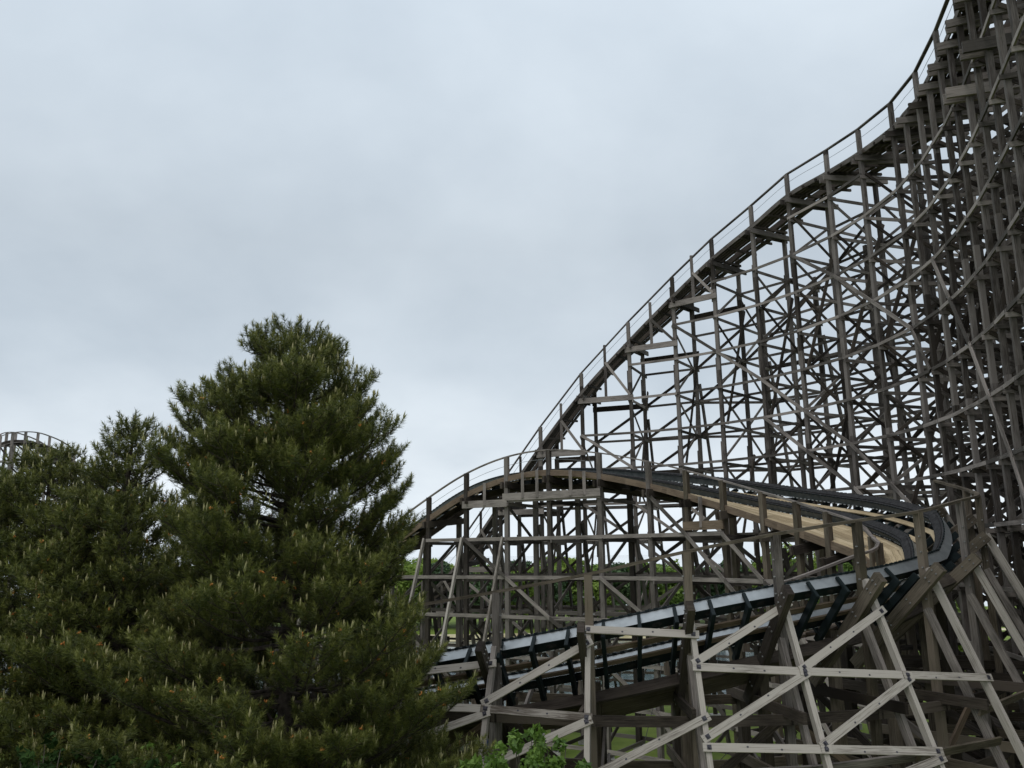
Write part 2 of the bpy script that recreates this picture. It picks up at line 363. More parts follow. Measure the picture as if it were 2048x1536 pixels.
    for w_ in rows + ([rows[-1] + lk * zl] if zl else []):
        q = P3(F, n, w_, 0); one('footing', M['concrete'], c, q + V(0, 0, -0.6), q + V(0, 0, 0.28), 0.62, 0.62, (0, 1, 0), 0)
for i in range(len(AF)): bent_A(i)
def run(parent, name, m, pts, w, h, up=(0, 0, 1), lap=0.10, t=None):
    mb = MB()
    for q, (a, b) in enumerate(zip(pts[:-1], pts[1:])): mb.beam(a, b, w, h, up, 0, t, lap if q % 2 else lap * .6)
    return mb.build(name, m, parent)
for z in LV_A:
    idx = [i for i in range(len(AF)) if AD[i] - 1.0 > z]
    # contiguous runs only
    runs = []; cur = []
    for i in idx:
        if cur and i != cur[-1] + 1: runs.append(cur); cur = []
        cur.append(i)
    if cur: runs.append(cur)
    for rn in runs:
        if len(rn) < 2: continue
        run(drop, 'ledger', M['grey'], [P3(AF[i], AN[i], -0.16, z) for i in rn], 0.06, 0.15)
        run(drop, 'ledger', M['post'], [P3(AF[i], AN[i], AW + 0.16, z) for i in rn], 0.06, 0.15)
        r4 = [i for i in rn if i >= I0 + 6 and AD[i] - 3.5 > z]
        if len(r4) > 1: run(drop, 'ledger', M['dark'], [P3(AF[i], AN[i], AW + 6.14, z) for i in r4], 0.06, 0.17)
        r3 = [i for i in rn if i >= I0 + 3]
        if len(r3) > 1: run(drop, 'ledger', M['post'], [P3(AF[i], AN[i], AW + 3.14, z) for i in r3 if AD[i] - 2 > z], 0.06, 0.17)
        rl = [i for i in rn if AD[i] > 8 and z < 0.80 * AD[i]]
        if len(rl) > 1: run(drop, 'ledger', M['post'], [P3(AF[i], AN[i], (AW + 6.0 if i >= I0 + 6 else AW + 3.0 if i >= I0 + 3 else AW) + 0.4 + 0.23 * (0.80 * AD[i] - z), z) for i in rl], 0.06, 0.17)
def longdiag(i0, lvl0, nb, w, m, sgn=1):
    while lvl0 < len(LV_A) - 2 and LV_A[lvl0] > AD[i0] - 0.7: lvl0 += 1
    a = P3(AF[i0], AN[i0], w, LV_A[lvl0]); mb = MB(); prev = a
    for k in range(1, nb + 1):
        i = i0 + sgn * k
        if i < 0 or i >= len(AF) or lvl0 + k >= len(LV_A): break
        q = P3(AF[i], AN[i], w, LV_A[lvl0 + k]); mb.beam(prev, q, 0.06, 0.18, ext=0.05); prev = q
    if mb.n: mb.build('long_brace', m, drop)
for i0, l0, nb in ((I0 + 2, 3, 6), (I0 - 1, 6, 5), (I0 + 5, 2, 4), (I0 + 4, 6, 5), (I0 + 1, 8, 5), (I0 - 3, 9, 4), (I0 + 10, 4, 6), (I0, 4, 3)):
    longdiag(i0, l0, nb, -0.24, M['grey'])
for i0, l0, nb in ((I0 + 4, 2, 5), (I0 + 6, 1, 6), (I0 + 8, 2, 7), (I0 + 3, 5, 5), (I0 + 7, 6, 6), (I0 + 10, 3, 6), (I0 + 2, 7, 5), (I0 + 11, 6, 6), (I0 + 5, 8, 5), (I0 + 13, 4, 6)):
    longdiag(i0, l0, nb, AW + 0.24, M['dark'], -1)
for i0, l0, nb in ((I0 + 5, 3, 4),):
    longdiag(i0, l0, nb, AW + 3.2, M['post'], 1)
# track on the drop
ac = catmull(np.column_stack([AF, AD]), 0.25); an = normals(ac[:, :2])
def AT(k, w, dz): return V(ac[k, 0] + an[k, 0] * w, ac[k, 1] + an[k, 1] * w, ac[k, 2] + BK * w + dz)
def strip(name, m, w0, w1, z0, z1, parent=drop, step=2, mis=None, lo=0, hi=None):
    mb = MB(); ks = list(range(lo, hi or len(ac), step))
    mb.sweep([[AT(k, w0, z0), AT(k, w1, z0), AT(k, w1, z1), AT(k, w0, z1)] for k in ks]); return mb.build(name, m, parent)
for w0 in (0.12, 0.44, 0.76):
    strip('walkway_plank', M['dark'], w0, w0 + 0.27, -0.03, 0.03)
for w0 in (2.62, 2.92):
    strip('walkway_plank', M['dark'], w0, w0 + 0.26, -0.03, 0.03)
for w0 in (1.12, 2.18):
    strip('track_stringer', M['dark'], w0, w0 + 0.30, -0.02, 0.32)
    strip('rail', M['black'], w0 + 0.02, w0 + 0.2, 0.323, 0.36)
tie_n = 0
for k in range(2, len(ac) - 2, 4):
    if tie_n >= 98: break
    j = 0.18 * random.random()
    one('cross_tie', M['dark'], drop, AT(k, -0.05 - j, -0.11), AT(k, AW + 0.15 + j, -0.11), 0.10, 0.15); tie_n += 1
strip('fascia', M['post'], -0.10, -0.03, -0.16, 0.10)
def poly(name, m, pts, w, h, parent): return run(parent, name, m, pts, w, h, lap=0.02, t=0)
hp = []
for i in range(len(AF)): hp.append(P3(AF[i], AN[i], 0, AZ[i] + 0.03))
hc = catmull(np.array(hp), 0.7); poly('handrail', M['post'], hp, 0.15, 0.07, drop)
hb = catmull(np.array([P3(AF[i], AN[i], AW, AD[i] + BK * AW + 1.12) for i in range(len(AF))]), 0.7); poly('handrail', M['post'], list(hb), 0.13, 0.07, drop)
for dz in (-0.55,):
    mb = MB(); mb.tube([q + V(0, 0, dz) for q in hc], 0.012, 4); mb.build('guard_wire', M['wire'], drop)
# corbel beams and half-way rail posts where the track is steep
for i in range(I0 - 5, I0 + 3):
    z = AD[i] - 0.62
    a, b = P3(AF[i], AN[i], -0.2, z), P3(AF[i + 1], AN[i + 1], -0.2, z)
    one('corbel_beam', M['grey'], drop, a + V(0, 0, 0), b, 0.10, 0.36, t=0.08, ext=0.22)
    a2, b2 = P3(AF[i], AN[i], AW + .2, z), P3(AF[i + 1], AN[i + 1], AW + .2, z)
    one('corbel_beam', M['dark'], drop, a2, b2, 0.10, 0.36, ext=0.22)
    mid = (P3(AF[i], AN[i], 0, 0) + P3(AF[i + 1], AN[i + 1], 0, 0)) / 2
    zr = float(hc[np.argmin(np.hypot(hc[:, 0] - mid[0], hc[:, 1] - mid[1])), 2])
    one('rail_post', M['post'], drop, mid + V(0, 0, z + 0.1), mid + V(0, 0, zr), 0.17, 0.15)
    one('knee_brace', M['grey'], drop, mid + V(0, -0.12, zr - 1.2), b + V(0, 0.02, 0.2), 0.06, 0.17)
for i in range(I0 + 3, I0 + 11):
    mid = (P3(AF[i], AN[i], 0, 0) + P3(AF[i + 1], AN[i + 1], 0, 0)) / 2
# ================================================================== BANKED TURN (the steel topped track)
def pxrow(lst):     # (px, depth Y) -> plan point, height guess 12
    return np.array([at_y(px, 1010, Y)[:2] for px, Y in lst])
BF_px = [(640, 52.5), (715, 50.7), (787, 49.2), (858, 47.95), (933, 46.77), (1014, 45.5), (1099, 44.1), (1201, 42.5), (1300, 40.7), (1375, 39.0), (1447, 37.1), (1525, 35.0), (1592, 33.2), (1652, 31.7), (1711, 30.3)]
BF = pxrow(BF_px)
BH_px = [(640, 1200), (715, 1120), (787, 1050), (858, 995), (933, 947), (1013, 914), (1097, 900), (1202, 906), (1298, 923), (1371, 941), (1445, 961), (1523, 984), (1590, 1004), (1650, 1024), (1712, 1045)]
BZ = np.array([at_y(px, py, Y)[2] for (px, py), (_, Y) in zip(BH_px, BF_px)])
BN = normals(BF)
PO = np.array([(-7.2, 25.4), (-5.1, 23.95), (-2.8, 22.9), (-0.46, 22.09), (1.90, 21.44), (4.39, 21.19), (6.74, 21.37), (9.13, 22.0), (11.29, 23.03), (13.32, 24.56), (14.87, 26.31), (15.72, 28.5), (15.88, 30.8)])
PN_ = -normals(PO)      # travelling left to right along the near leg: outward is to the right
OFFB = 3.0
fo = BF + BN * OFFB
INW = np.array([.45] * 7 + [.5, .7, 0.95, 1.2, 1.25, 1.2])
ni = PO - PN_ * INW[:, None]
ctrl = np.vstack([fo[:-2], V(14.6, 33.0), ni[::-1]])
bc = catmull(ctrl, 0.22); bn = normals(bc)
# outer rail height from its line in the photograph
FARL = [(500, 1290), (640, 1178), (715, 1125), (787, 1082), (860, 1042), (930, 985), (1010, 948), (1100, 936), (1150, 934), (1200, 935), (1250, 938), (1300, 941), (1350, 946), (1424, 953), (1500, 963), (1600, 977), (1700, 989), (1750, 996), (1800, 1005), (1850, 1020), (1880, 1034), (1905, 1052), (1913, 1066)]
NEARL = [(500, 1375), (700, 1340), (900, 1303), (1050, 1276), (1200, 1247), (1424, 1196), (1600, 1163), (1700, 1147), (1800, 1125), (1850, 1108), (1900, 1086), (1913, 1066)]
pxs = np.array([proj((x, y, 10.5))[0] for x, y in bc]); kmax = int(np.argmax(pxs))
bz = np.zeros(len(bc))
for k, (x, y) in enumerate(bc):
    z = 10.5
    for _ in range(4):
        px = proj((x, y, z))[0]; T_ = FARL if k <= kmax else NEARL
        py = np.interp(px, [a for a, _ in T_], [b for _, b in T_]); z = at_y(px, py, y)[2]
    bz[k] = z
ker = np.ones(15) / 15; pad = np.concatenate([np.full(7, bz[0]), bz, np.full(7, bz[-1])]); bz = np.convolve(pad, ker, 'valid') - 0.08
bs = np.concatenate([[0], np.cumsum(np.linalg.norm(np.diff(bc, axis=0), axis=1))])
def bank_px(k):
    px = pxs[k]
    if k <= kmax: return np.interp(px, [700, 950, 1100, 1250, 1450, 1700, 1913], [4, 5, 8, 15, 26, 34, 40])
    return np.interp(-px, [-1913, -1700, -1400, -1150, -850], [40, 46, 50, 50, 48])
bb = np.array([R(bank_px(k)) for k in range(len(bc))]); bb = np.convolve(np.concatenate([np.full(10, bb[0]), bb, np.full(10, bb[-1])]), np.ones(21) / 21, 'valid')
GA = 1.25
turn = thing('banked_turn', 'steel railed coaster track banking round a tight turn with new tan decking on wooden trestle', 'roller coaster', (BF[7][0], BF[7][1], 0))
def BT(k, a, u):
    """a: across, 0 at the outer rail centre and negative inward; u: along the track's own up"""
    n, b = bn[k], bb[k]; A_ = V(n[0] * math.cos(b), n[1] * math.cos(b), math.sin(b)); U_ = V(-n[0] * math.sin(b), -n[1] * math.sin(b), math.cos(b))
    return V(bc[k, 0], bc[k, 1], bz[k]) + A_ * a + U_ * u
KS = range(0, len(bc))
for a0 in (0.0, -GA):
    mb = MB(); hw = 0.15; RH = 0.35
    secs = [[BT(k, a0 - hw, -RH), BT(k, a0 + hw, -RH), BT(k, a0 + hw, -0.02), BT(k, a0 - hw, -0.02)] for k in KS]
    mb.sweep(secs, mis=[1, 0, 0, 4])
    secs = [[BT(k, a0 - hw - 0.03, -0.018), BT(k, a0 + hw + 0.03, -0.018), BT(k, a0 + hw + 0.03, 0.02), BT(k, a0 - hw - 0.03, 0.02)] for k in KS]
    mb.sweep(secs, mis=[1, 1, 2, 1])
    secs = [[BT(k, a0 - 0.10, 0.022), BT(k, a0 + 0.10, 0.022), BT(k, a0 + 0.10, 0.05), BT(k, a0 - 0.10, 0.05)] for k in KS]
    mb.sweep(secs, mi=2)
    for k in range(1, len(bc) - 1):                            # bolt heads along both lips, painted light-gap dashes, oval holes underneath
        for sgn in (-1, 1):
            q = BT(k, a0 + sgn * (hw + 0.035), 0.0); d = unit(BT(k + 1, a0, 0) - BT(k - 1, a0, 0))
            mb.beam(q - d * 0.055, q + d * 0.055, 0.035, 0.05, (0, 0, 1), 1, 0)
            if sgn < 0:
                q = BT(k, a0 - hw - 0.015, -RH + 0.015); mb.beam(q - d * 0.05, q + d * 0.05, 0.03, 0.035, (0, 0, 1), 3, 0)
        if k % 3 == 0:
            x = BT(k, 1, 0) - BT(k, 0, 0); d = unit(BT(k + 1, a0, 0) - BT(k - 1, a0, 0)); c0 = BT(k, a0, -RH - 0.004)
            mb.quad([c0 + d * 0.14 * math.cos(q) + x * 0.075 * math.sin(q) for q in np.linspace(0, 2 * math.pi, 12, endpoint=False)], None, 2, 0)
    mb.build('rail', [M['steel'], M['green'], M['black'], M['lightgap'], M['slate']], turn)
# steel cross ties with up-turned outer brackets
ntie = 0
for k in range(2, len(bc) - 2, 4):
    if bs[k] < 3 or ntie >= 99: continue
    d = unit(BT(k + 1, 0, 0) - BT(k - 1, 0, 0)); U_ = unit(BT(k, 0, 1) - BT(k, 0, 0))
    mb = MB(); mb.beam(BT(k, 0.24, -0.57), BT(k, -GA - 0.45, -0.57), 0.10, 0.20, U_, t=0)
    if not (kmax - 12 < k < kmax + 22): mb.beam(BT(k, 0.215, -0.66), BT(k, 0.215, -0.13), 0.085, 0.075, unit(BT(k, 1, 0) - BT(k, 0, 0)), t=0)
    mb.beam(BT(k, -GA - 0.22, -0.66), BT(k, -GA - 0.22, -0.3), 0.13, 0.085, unit(BT(k, 1, 0) - BT(k, 0, 0)), t=0)
    mb.build('cross_tie', M['green'], turn); ntie += 1
def bstrip(name, m, a0, a1, u0, u1, lo, hi, step=2):
    mb = MB(); ks = list(range(lo, hi, step)); mb.sweep([[BT(k, a0, u0), BT(k, a1, u0), BT(k, a1, u1), BT(k, a0, u1)] for k in ks]); return mb.build(name, m, turn)
kt = kmax
bstrip('catwalk_plank', M['tan'], -0.52, -0.34, -0.46, -0.41, 0, kt + 14)
bstrip('catwalk_plank', M['tan'], -1.04, -0.86, -0.46, -0.41, 0, kt + 14)
bstrip('catwalk_plank', M['brown'], -0.52, -0.34, -0.46, -0.41, kt + 15, len(bc))
bstrip('catwalk_plank', M['brown'], -0.98, -0.84, -0.46, -0.41, kt + 15, len(bc))
# walkway deck on the inner side: from the inner rail to the handrail line
kc = [int(np.argmin(np.hypot(bc[:, 0] - (BF[i] + BN[i] * OFFB)[0], bc[:, 1] - (BF[i] + BN[i] * OFFB)[1]))) for i in range(len(BF))]
edge = [V(BF[i][0], BF[i][1], BZ[i] - 1.08) for i in range(len(BF))]
IN_px = [(1743, 1073, 29.4), (1757, 1086, 28.9)]
hin = [V(BF[i][0], BF[i][1], BZ[i]) for i in range(len(BF))] + [at_y(*q) for q in IN_px]
edge2 = edge + [h - V(0, 0, 1.05) for h in hin[-2:]]
kc2 = [min(k, kmax + 2) for k in kc] + [kmax + 4, kmax + 12]
print('kc', kc2, kmax, len(bc))
for q_, f_ in zip(range(10, 17), np.linspace(0, 1, 7)): kc2[q_] = int(round(kc2[10] + (kmax + 17 - kc2[10]) * f_)) if q_ > 10 else kc2[10]
ec = catmull(np.array(edge2), 0.3); tpar = np.linspace(0, 1, len(ec))
# parameterise both edges by bent number
es = np.array([np.argmin(np.linalg.norm(ec - e_, axis=1)) for e_ in edge2], float)
def deck_pts(nb0, nb1, dv):
    o = []
    for q in np.arange(nb0, nb1 + 1e-6, dv):
        e_ = ec[int(round(np.interp(q, range(len(edge2)), es)))]; k = int(round(np.interp(q, range(len(kc2)), kc2)))
        o.append((e_, BT(k, -GA - 0.24, -0.30)))
    return o
def deck(nb0, nb1, m, name='walkway_deck'):
    mb = MB(); D = deck_pts(nb0, nb1, 0.125)
    nw_ = 7                                                     # boards run along the track with thin joints
    for b_ in range(nw_):
        f0, f1 = b_ / nw_ + 0.004, (b_ + 1) / nw_ - 0.004
        k0 = 0; k1 = 4 + (b_ * 7) % 11
        while k0 < len(D) - 1:
            k1 = min(k1, len(D) - 1); dz = V(0, 0, random.uniform(0, 0.006))
            mb.sweep([[a * (1 - f0) + r * f0 - V(0, 0, .05), a * (1 - f1) + r * f1 - V(0, 0, .05), a * (1 - f1) + r * f1 + dz, a * (1 - f0) + r * f0 + dz] for a, r in D[k0:k1 + 1]], t=random.gauss(0, 0.12))
            k0 = k1; k1 = k0 + random.randint(9, 14)
    return mb.build(name, m, turn)
deck(0, len(edge2) - 1, M['tan'])
fa = MB(); D = deck_pts(0, len(edge2) - 1, 0.25)
for (a, _), (b, _) in zip(D[:-1], D[1:]): fa.beam(a + V(0, -0.06, -0.16), b + V(0, -0.06, -0.16), 0.07, 0.30, t=0.05)
fa.build('fascia', M['brown'], turn)
# stair treads at the inner end of the deck
for k in range(8):
    a, r_ = D[-1]; f = k / 8
    kk = min(kc2[-1] + 2 + k * 3, len(bc) - 2); e_ = V(*(a - V(0.02 * k, 0.24 * k, 0.16 * k + 0.1))); q = BT(kk, -GA - 0.3, -0.4)
    one('stair_tread', M['brown'], turn, e_, q, 0.24, 0.05)
# near leg: dark boarded walkway under the low edge of the track
nb_ = list(range(kmax + 26, len(bc), 2))
mb = MB(); mb.sweep([[BT(k, -GA - 0.45, -0.62), BT(k, -GA - 1.5, -0.60), BT(k, -GA - 1.5, -0.54), BT(k, -GA - 0.45, -0.56)] for k in nb_]); mb.build('walkway_deck', M['moss'], turn)
mb = MB(); mb.sweep([[BT(k, -GA - 0.38, -1.02), BT(k, -GA - 0.30, -1.02), BT(k, -GA - 0.30, -0.68), BT(k, -GA - 0.38, -0.68)] for k in nb_]); mb.build('track_stringer', M['dark'], turn)
mb = MB(); mb.sweep([[BT(k, 0.02, -1.02), BT(k, -0.12, -1.02), BT(k, -0.12, -0.685), BT(k, 0.02, -0.685)] for k in range(10, kmax + 20, 2)]); mb.build('track_stringer', M['dark'], turn)
mb = MB(); mb.sweep([[BT(k, -GA + .1, -1.02), BT(k, -GA - 0.1, -1.02), BT(k, -GA - 0.1, -0.685), BT(k, -GA + .1, -0.685)] for k in range(10, kmax + 20, 2)]); mb.build('track_stringer', M['dark'], turn)
# inner handrail of the upper leg
hcv = catmull(np.array(hin), 0.5); poly('handrail', M['grey'], list(hcv), 0.14, 0.07, turn)
mb = MB(); mb.tube([q + V(0, 0, -0.5) for q in hcv[: int(len(hcv) * .55)]], 0.011, 4); mb.build('guard_wire', M['wire'], turn)
for h in hin[-2:]: one('rail_post', M['moss'], turn, h - V(0, 0, 1.6), h, 0.22, 0.2)
# bents of the upper leg
LV_B = [0.62 + 2.05 * k for k in range(0, 7)]
BW = 3.3
def bent_B(i):
    F, n = BF[i], BN[i]; tn = V(n[1], -n[0], 0); off = tn * 0.1; k = kc[i]
    zi = BZ[i] - 1.08 - (0.35 if i > 10 else 0); zo = -(0.6 if i > 10 else 0) + float(BT(k, 0.2, -0.9)[2])
    c_ = MB(); c_.beam(P3(F, n, -0.45, zi - 0.50) + tn * 0.2, P3(F, n, BW + 0.35, zo - 0.25) + tn * 0.2, 0.12, 0.36)
    c_.beam(P3(F, n, -0.3, zi - 0.50) - tn * 0.2, P3(F, n, BW + 0.45, zo - 0.25) - tn * 0.2, 0.12, 0.36)
    c = c_.build('trestle_bent', M['dark'], turn)
    pm = M['moss'] if i > 8 else M['post']
    one('post', pm, c, P3(F, n, 0, 0.2), P3(F, n, 0, BZ[i]), 0.24, 0.22, (n[0], n[1], 0))
    one('post', pm, c, P3(F, n, BW, 0.2), P3(F, n, BW, zo), 0.26, 0.24, (n[0], n[1], 0))
    for w_ in (0, BW):
        q = P3(F, n, w_, 0); one('footing', M['concrete'], c, q + V(0, 0, -0.5), q + V(0, 0, 0.3), 0.6, 0.6, (0, 1, 0), 0)
    lv = [z for z in LV_B if z < zi - 0.9]
    for q, z in enumerate(lv):
        one('girt', M['post'], c, P3(F, n, -0.25, z - 0.17) + off * 1.8, P3(F, n, BW + 0.3, z - 0.17) + off * 1.8, 0.06, 0.18)
        if q + 1 < len(lv):
            z2 = lv[q + 1]; a, b = ((0, z), (BW, z2)) if (q + i) % 2 else ((0, z2), (BW, z))
            one('cross_brace', M['post'], c, P3(F, n, *a) - off * 1.8, P3(F, n, *b) - off * 1.8, 0.06, 0.18)
    zl = zo - 2.2
    one('raking_leg', M['post'], c, P3(F, n, BW + 0.1, zl) + tn * 0.2, P3(F, n, BW + 0.1 + 0.24 * zl, 0.1) + tn * 0.2, 0.13, 0.24, (n[0], n[1], 0))
    if i <= 5:
        zl = LV_B[5] + 0.1 if i > 2 else LV_B[4]
        one('raking_leg', M['pale'], c, P3(F, n, -0.2, zl) - tn * 0.17, P3(F, n, -0.2 - 0.36 * zl, 0.1) - tn * 0.17, 0.12, 0.2, (n[0], n[1], 0))
for i in range(len(BF)): bent_B(i)
for z in LV_B:
    idx = [i for i in range(len(BF)) if BZ[i] - 1.9 > z]
    runs = []; cur = []
    for i in idx:
        if cur and i != cur[-1] + 1: runs.append(cur); cur = []
        cur.append(i)
    runs.append(cur)
    for rn in runs:
        if len(rn) > 1:
            run(turn, 'ledger', M['grey'], [P3(BF[i], BN[i], -0.16, z) for i in rn], 0.06, 0.19, t=0.08)
            run(turn, 'ledger', M['post'], [P3(BF[i], BN[i], BW + 0.17, z) for i in rn], 0.06, 0.19)
def bdiag(i0, l0, nb, w, m, sg=1):
    mb = MB(); prev = P3(BF[i0], BN[i0], w, LV_B[l0])
    for k in range(1, nb + 1):
        i = i0 + sg * k
        if i < 0 or i >= len(BF) or l0 - k < 0: break
        q = P3(BF[i], BN[i], w, LV_B[l0 - k]); mb.beam(prev, q, 0.06, 0.18, ext=0.06); prev = q
    mb.build('long_brace', m, turn)
for i0, l0, nb in ((4, 5, 5), (8, 6, 5), (10, 5, 4), (1, 4, 3), (7, 4, 3)): bdiag(i0, l0, nb, -0.24, M['grey'])
for i0, l0, nb in ((6, 5, 5), (9, 6, 6), (11, 5, 5), (13, 5, 4), (12, 4, 3), (5, 4, 4), (8, 4, 4)): bdiag(i0, l0, nb, BW + 0.24, M['post'], -1)
# corbel beams under the crest, with short posts standing on them
def corbel(i, j, z, posts, m='grey'):
    a, b = P3(BF[i], BN[i], -0.22, z), P3(BF[j], BN[j], -0.22, z)
    one('corbel_beam', M[m], turn, a, b, 0.10, 0.40, t=0.1, ext=0.14)
    for f in posts:
        q = a * (1 - f) + b * f; i_f = i + (j - i) * f
        zt = float(np.interp(i_f, range(len(BZ)), BZ)) - 1.02
        one('rail_post', M['grey'], turn, V(q[0], q[1] - .06, z - 0.1), V(q[0], q[1] - .06, zt), 0.16, 0.12, t=0.1)
    return a, b
corbel(5, 7, float(at_y(1100, 990, 44)[2]), (0.2, 0.36, 0.72, 0.86))
corbel(4, 5, float(at_y(970, 1008, 46)[2]), (0.5,))
corbel(9, 10, float(at_y(1410, 1050, 37.5)[2]), (0.45,), 'brown')
# ------------------------------------------------ near leg of the turn
NK = []
for j in range(len(PO)):
    NK.append(int(np.argmin(np.hypot(bc[:, 0] - ni[j][0], bc[:, 1] - ni[j][1]))))
HO_px = {3: (993, 1185), 4: (1176, 1150), 5: (1372, 1105), 6: (1550, 1070), 7: (1712, 1043), 8: (1834, 1025), 9: (1920, 1003), 10: (1957, 992)}
HOZ = []
for j in range(len(PO)):
    if j in HO_px: HOZ.append(at_y(*HO_px[j], PO[j][1])[2])
    else: HOZ.append(None)
HOZ[0], HOZ[1], HOZ[2] = HOZ[3] - 1.3, HOZ[3] - 0.8, HOZ[3] - 0.4
HOZ[11] = HOZ[10] + 0.35; HOZ[12] = HOZ[11] + 0.5
KB = 0.42; LEG = {}; LEG2 = {}
def zrail(j): return float(bz[NK[j]])
def bent_N(j):
    F, n = PO[j], PN_[j]; k = NK[j]; tn = V(n[1], -n[0], 0); b = bb[k]
    A_ = V(n[0] * math.cos(b), n[1] * math.cos(b), math.sin(b)); U_ = V(-n[0] * math.sin(b), -n[1] * math.sin(b), math.cos(b))
    o = V(bc[k][0], bc[k][1], bz[k]) - U_ * 0.95
    m = MB()
    bo = tn * 0.24
    m.beam(o + A_ * 0.95 + bo, o - A_ * 3.1 + bo, 0.18, 0.33, U_, t=random.uniform(-.1, .1))
    for q in (0.75, 0.45, -0.4, -1.3, -2.4):                       # bolt heads on both faces
        for e in (-0.07, 0.07):
            for s_ in (-1, 1):
                c0 = o + A_ * q + U_ * e + bo + tn * 0.09 * s_; m.beam(c0, c0 + tn * 0.03 * s_, 0.035, 0.035, U_, 1, 0)
    c = m.build('trestle_bent', [M['moss'] if j > 6 else M['dark'], M['stud']], turn)
    zg = 0.15
    pmat = M['moss'] if j % 3 else M['post']
    m = MB(); m.beam(V(F[0], F[1], zg), V(F[0], F[1], HOZ[j]), 0.20, 0.19, (n[0], n[1], 0))
    for q in np.arange(zrail(j) - 0.9, HOZ[j] - 0.5, 0.42): m.beam(V(F[0], F[1], q) - tn * 0.15 + V(n[0], n[1], 0) * .05, V(F[0], F[1], q) + tn * 0.15 + V(n[0], n[1], 0) * .05, 0.035, 0.035, (0, 0, 1), 1, 0)
    m.build('post', [pmat, M['stud']], c)
    zt = float((o - A_ * 2.6)[2]); wi = 2.55 * math.cos(b) + 0.9
    pi_ = F - n * wi
    one('post', M['dark'], c, V(pi_[0], pi_[1], zg), V(pi_[0], pi_[1], zt + 0.5), 0.26, 0.25, (n[0], n[1], 0))
    pm2 = F - n * wi * 0.5
    zmid = float((o - A_ * 1.1)[2])
    one('post', M['moss'], c, V(pm2[0], pm2[1], zg), V(pm2[0], pm2[1], zmid), 0.25, 0.25, (n[0], n[1], 0))
    # girts across
    for q, z in enumerate((6.2, 4.6, 3.0, 1.4)):
        if z < zt + 2.4:
            zz = z + 0.1 * (j % 2)
            one('girt', M['moss'] if q % 2 else M['dark'], c, V(pi_[0], pi_[1], zz) - V(n[0], n[1], 0) * 0.5 + tn * 0.2, V(F[0], F[1], zz) + V(n[0], n[1], 0) * (KB * (zrail(j) - zz)) + tn * 0.2, 0.09, 0.26)
            one('cross_brace', M['post'], c, V(pi_[0], pi_[1], zz) - tn * 0.2, V(F[0], F[1], zz - 1.5 if zz > 1.7 else zz + 1.4) - tn * 0.2, 0.07, 0.2)
    # outer raking leg and its inner twin
    top = V(F[0], F[1], zrail(j) - (0.0 if j < 6 else 0.08)) + V(n[0], n[1], 0) * 0.12 + tn * 0.02
    foot = V(F[0], F[1], 0.1) + V(n[0], n[1], 0) * (0.12 + KB * (zrail(j) + 0.05)) + tn * 0.02
    LEG[j] = (top, foot)
    m = MB(); m.beam(top, foot, 0.13, 0.18, (n[0], n[1], 0), t=0.12)
    m.build('raking_leg', M['pale'] if j > 3 else M['grey'], c)
    if j < 4: KB2 = 0.2
    else: KB2 = KB
    t2 = V(F[0], F[1], zrail(j) - 1.15); f2 = V(F[0], F[1], 0.1) + V(n[0], n[1], 0) * (KB2 * (zrail(j) - 1.25))
    m = MB(); LEG2[j] = (t2 + tn * .06, f2 + tn * .06, n); m.beam(t2 + tn * .06, f2 + tn * .06, 0.13, 0.19, (n[0], n[1], 0), t=0.0); m.build('raking_leg', M['grey'], c)
    for q in (V(F[0], F[1], 0), V(pi_[0], pi_[1], 0), V(pm2[0], pm2[1], 0), foot * V(1, 1, 0), f2 * V(1, 1, 0)): one('footing', M['concrete'], c, q + V(0, 0, -0.5), q + V(0, 0, 0.25), 0.6, 0.6, (0, 1, 0), 0)
for j in range(len(PO)): bent_N(j)
def legpt(j, py):
    a, b = LEG[j]; lo, hi = 0.0, 1.0
    for _ in range(40):
        m_ = (lo + hi) / 2
        if proj(a * (1 - m_) + b * m_)[1] < py: lo = m_
        else: hi = m_
    return a * (1 - lo) + b * lo
def lattice(name, j0, y0, j1, y1, m='pale', h=0.185):
    a, b = legpt(j0, y0), legpt(j1, y1)
    nn = unit(V(*(PN_[j0] + PN_[j1]), 0)); nn = unit(nn + V(0, 0, KB)); o = nn * 0.12
    mb = MB(); d = unit(b - a); up = unit(np.cross(nn, d)) * (1 if np.cross(nn, d)[2] > 0 else -1)
    t = random.gauss(0.05, 0.16)
    mb.beam(a + o, b + o, 0.06, h, up, 0, t, 0.14)
    for q, e in ((a, d), (b, -d)):                               # square bolt plates at each joint
        c0 = q + o + nn * 0.037; mb.quad([c0 + (d * sx + up * sy) * 0.052 for sx, sy in ((-1, -1), (1, -1), (1, 1), (-1, 1))], None, 1, 0)
        mb.beam(c0, c0 + nn * 0.03, 0.05, 0.05, up, 1, 0)
    for f in (0.33, 0.62):                                       # knots and spare bolt holes
        c0 = a * (1 - f) + b * f + o + nn * 0.032 + up * random.uniform(-.05, .05)
        mb.quad([c0 + (d * math.cos(q) * 1.3 + up * math.sin(q)) * 0.022 for q in np.linspace(0, 6.283, 8, endpoint=False)], None, 1, 0)
    return mb.build(name, [M[m], M['plate']], turn)
for a in ((4, 1262, 5, 1272), (3, 1420, 4, 1437), (2, 1413, 3, 1420), (5, 1337, 6, 1346), (6, 1346, 7, 1353), (5, 1497, 6, 1501), (6, 1501, 7, 1505), (7, 1353, 8, 1358)): lattice('leg_girt', *a)
for a in ((3, 1405, 4, 1290), (2, 1500, 3, 1430), (3, 1330, 2, 1350), (5, 1325, 6, 1213), (6, 1338, 7, 1226), (5, 1476, 6, 1352), (6, 1490, 7, 1362), (3, 1540, 4, 1446), (6, 1600, 7, 1520), (4, 1560, 5, 1440)): lattice('leg_brace', *a)
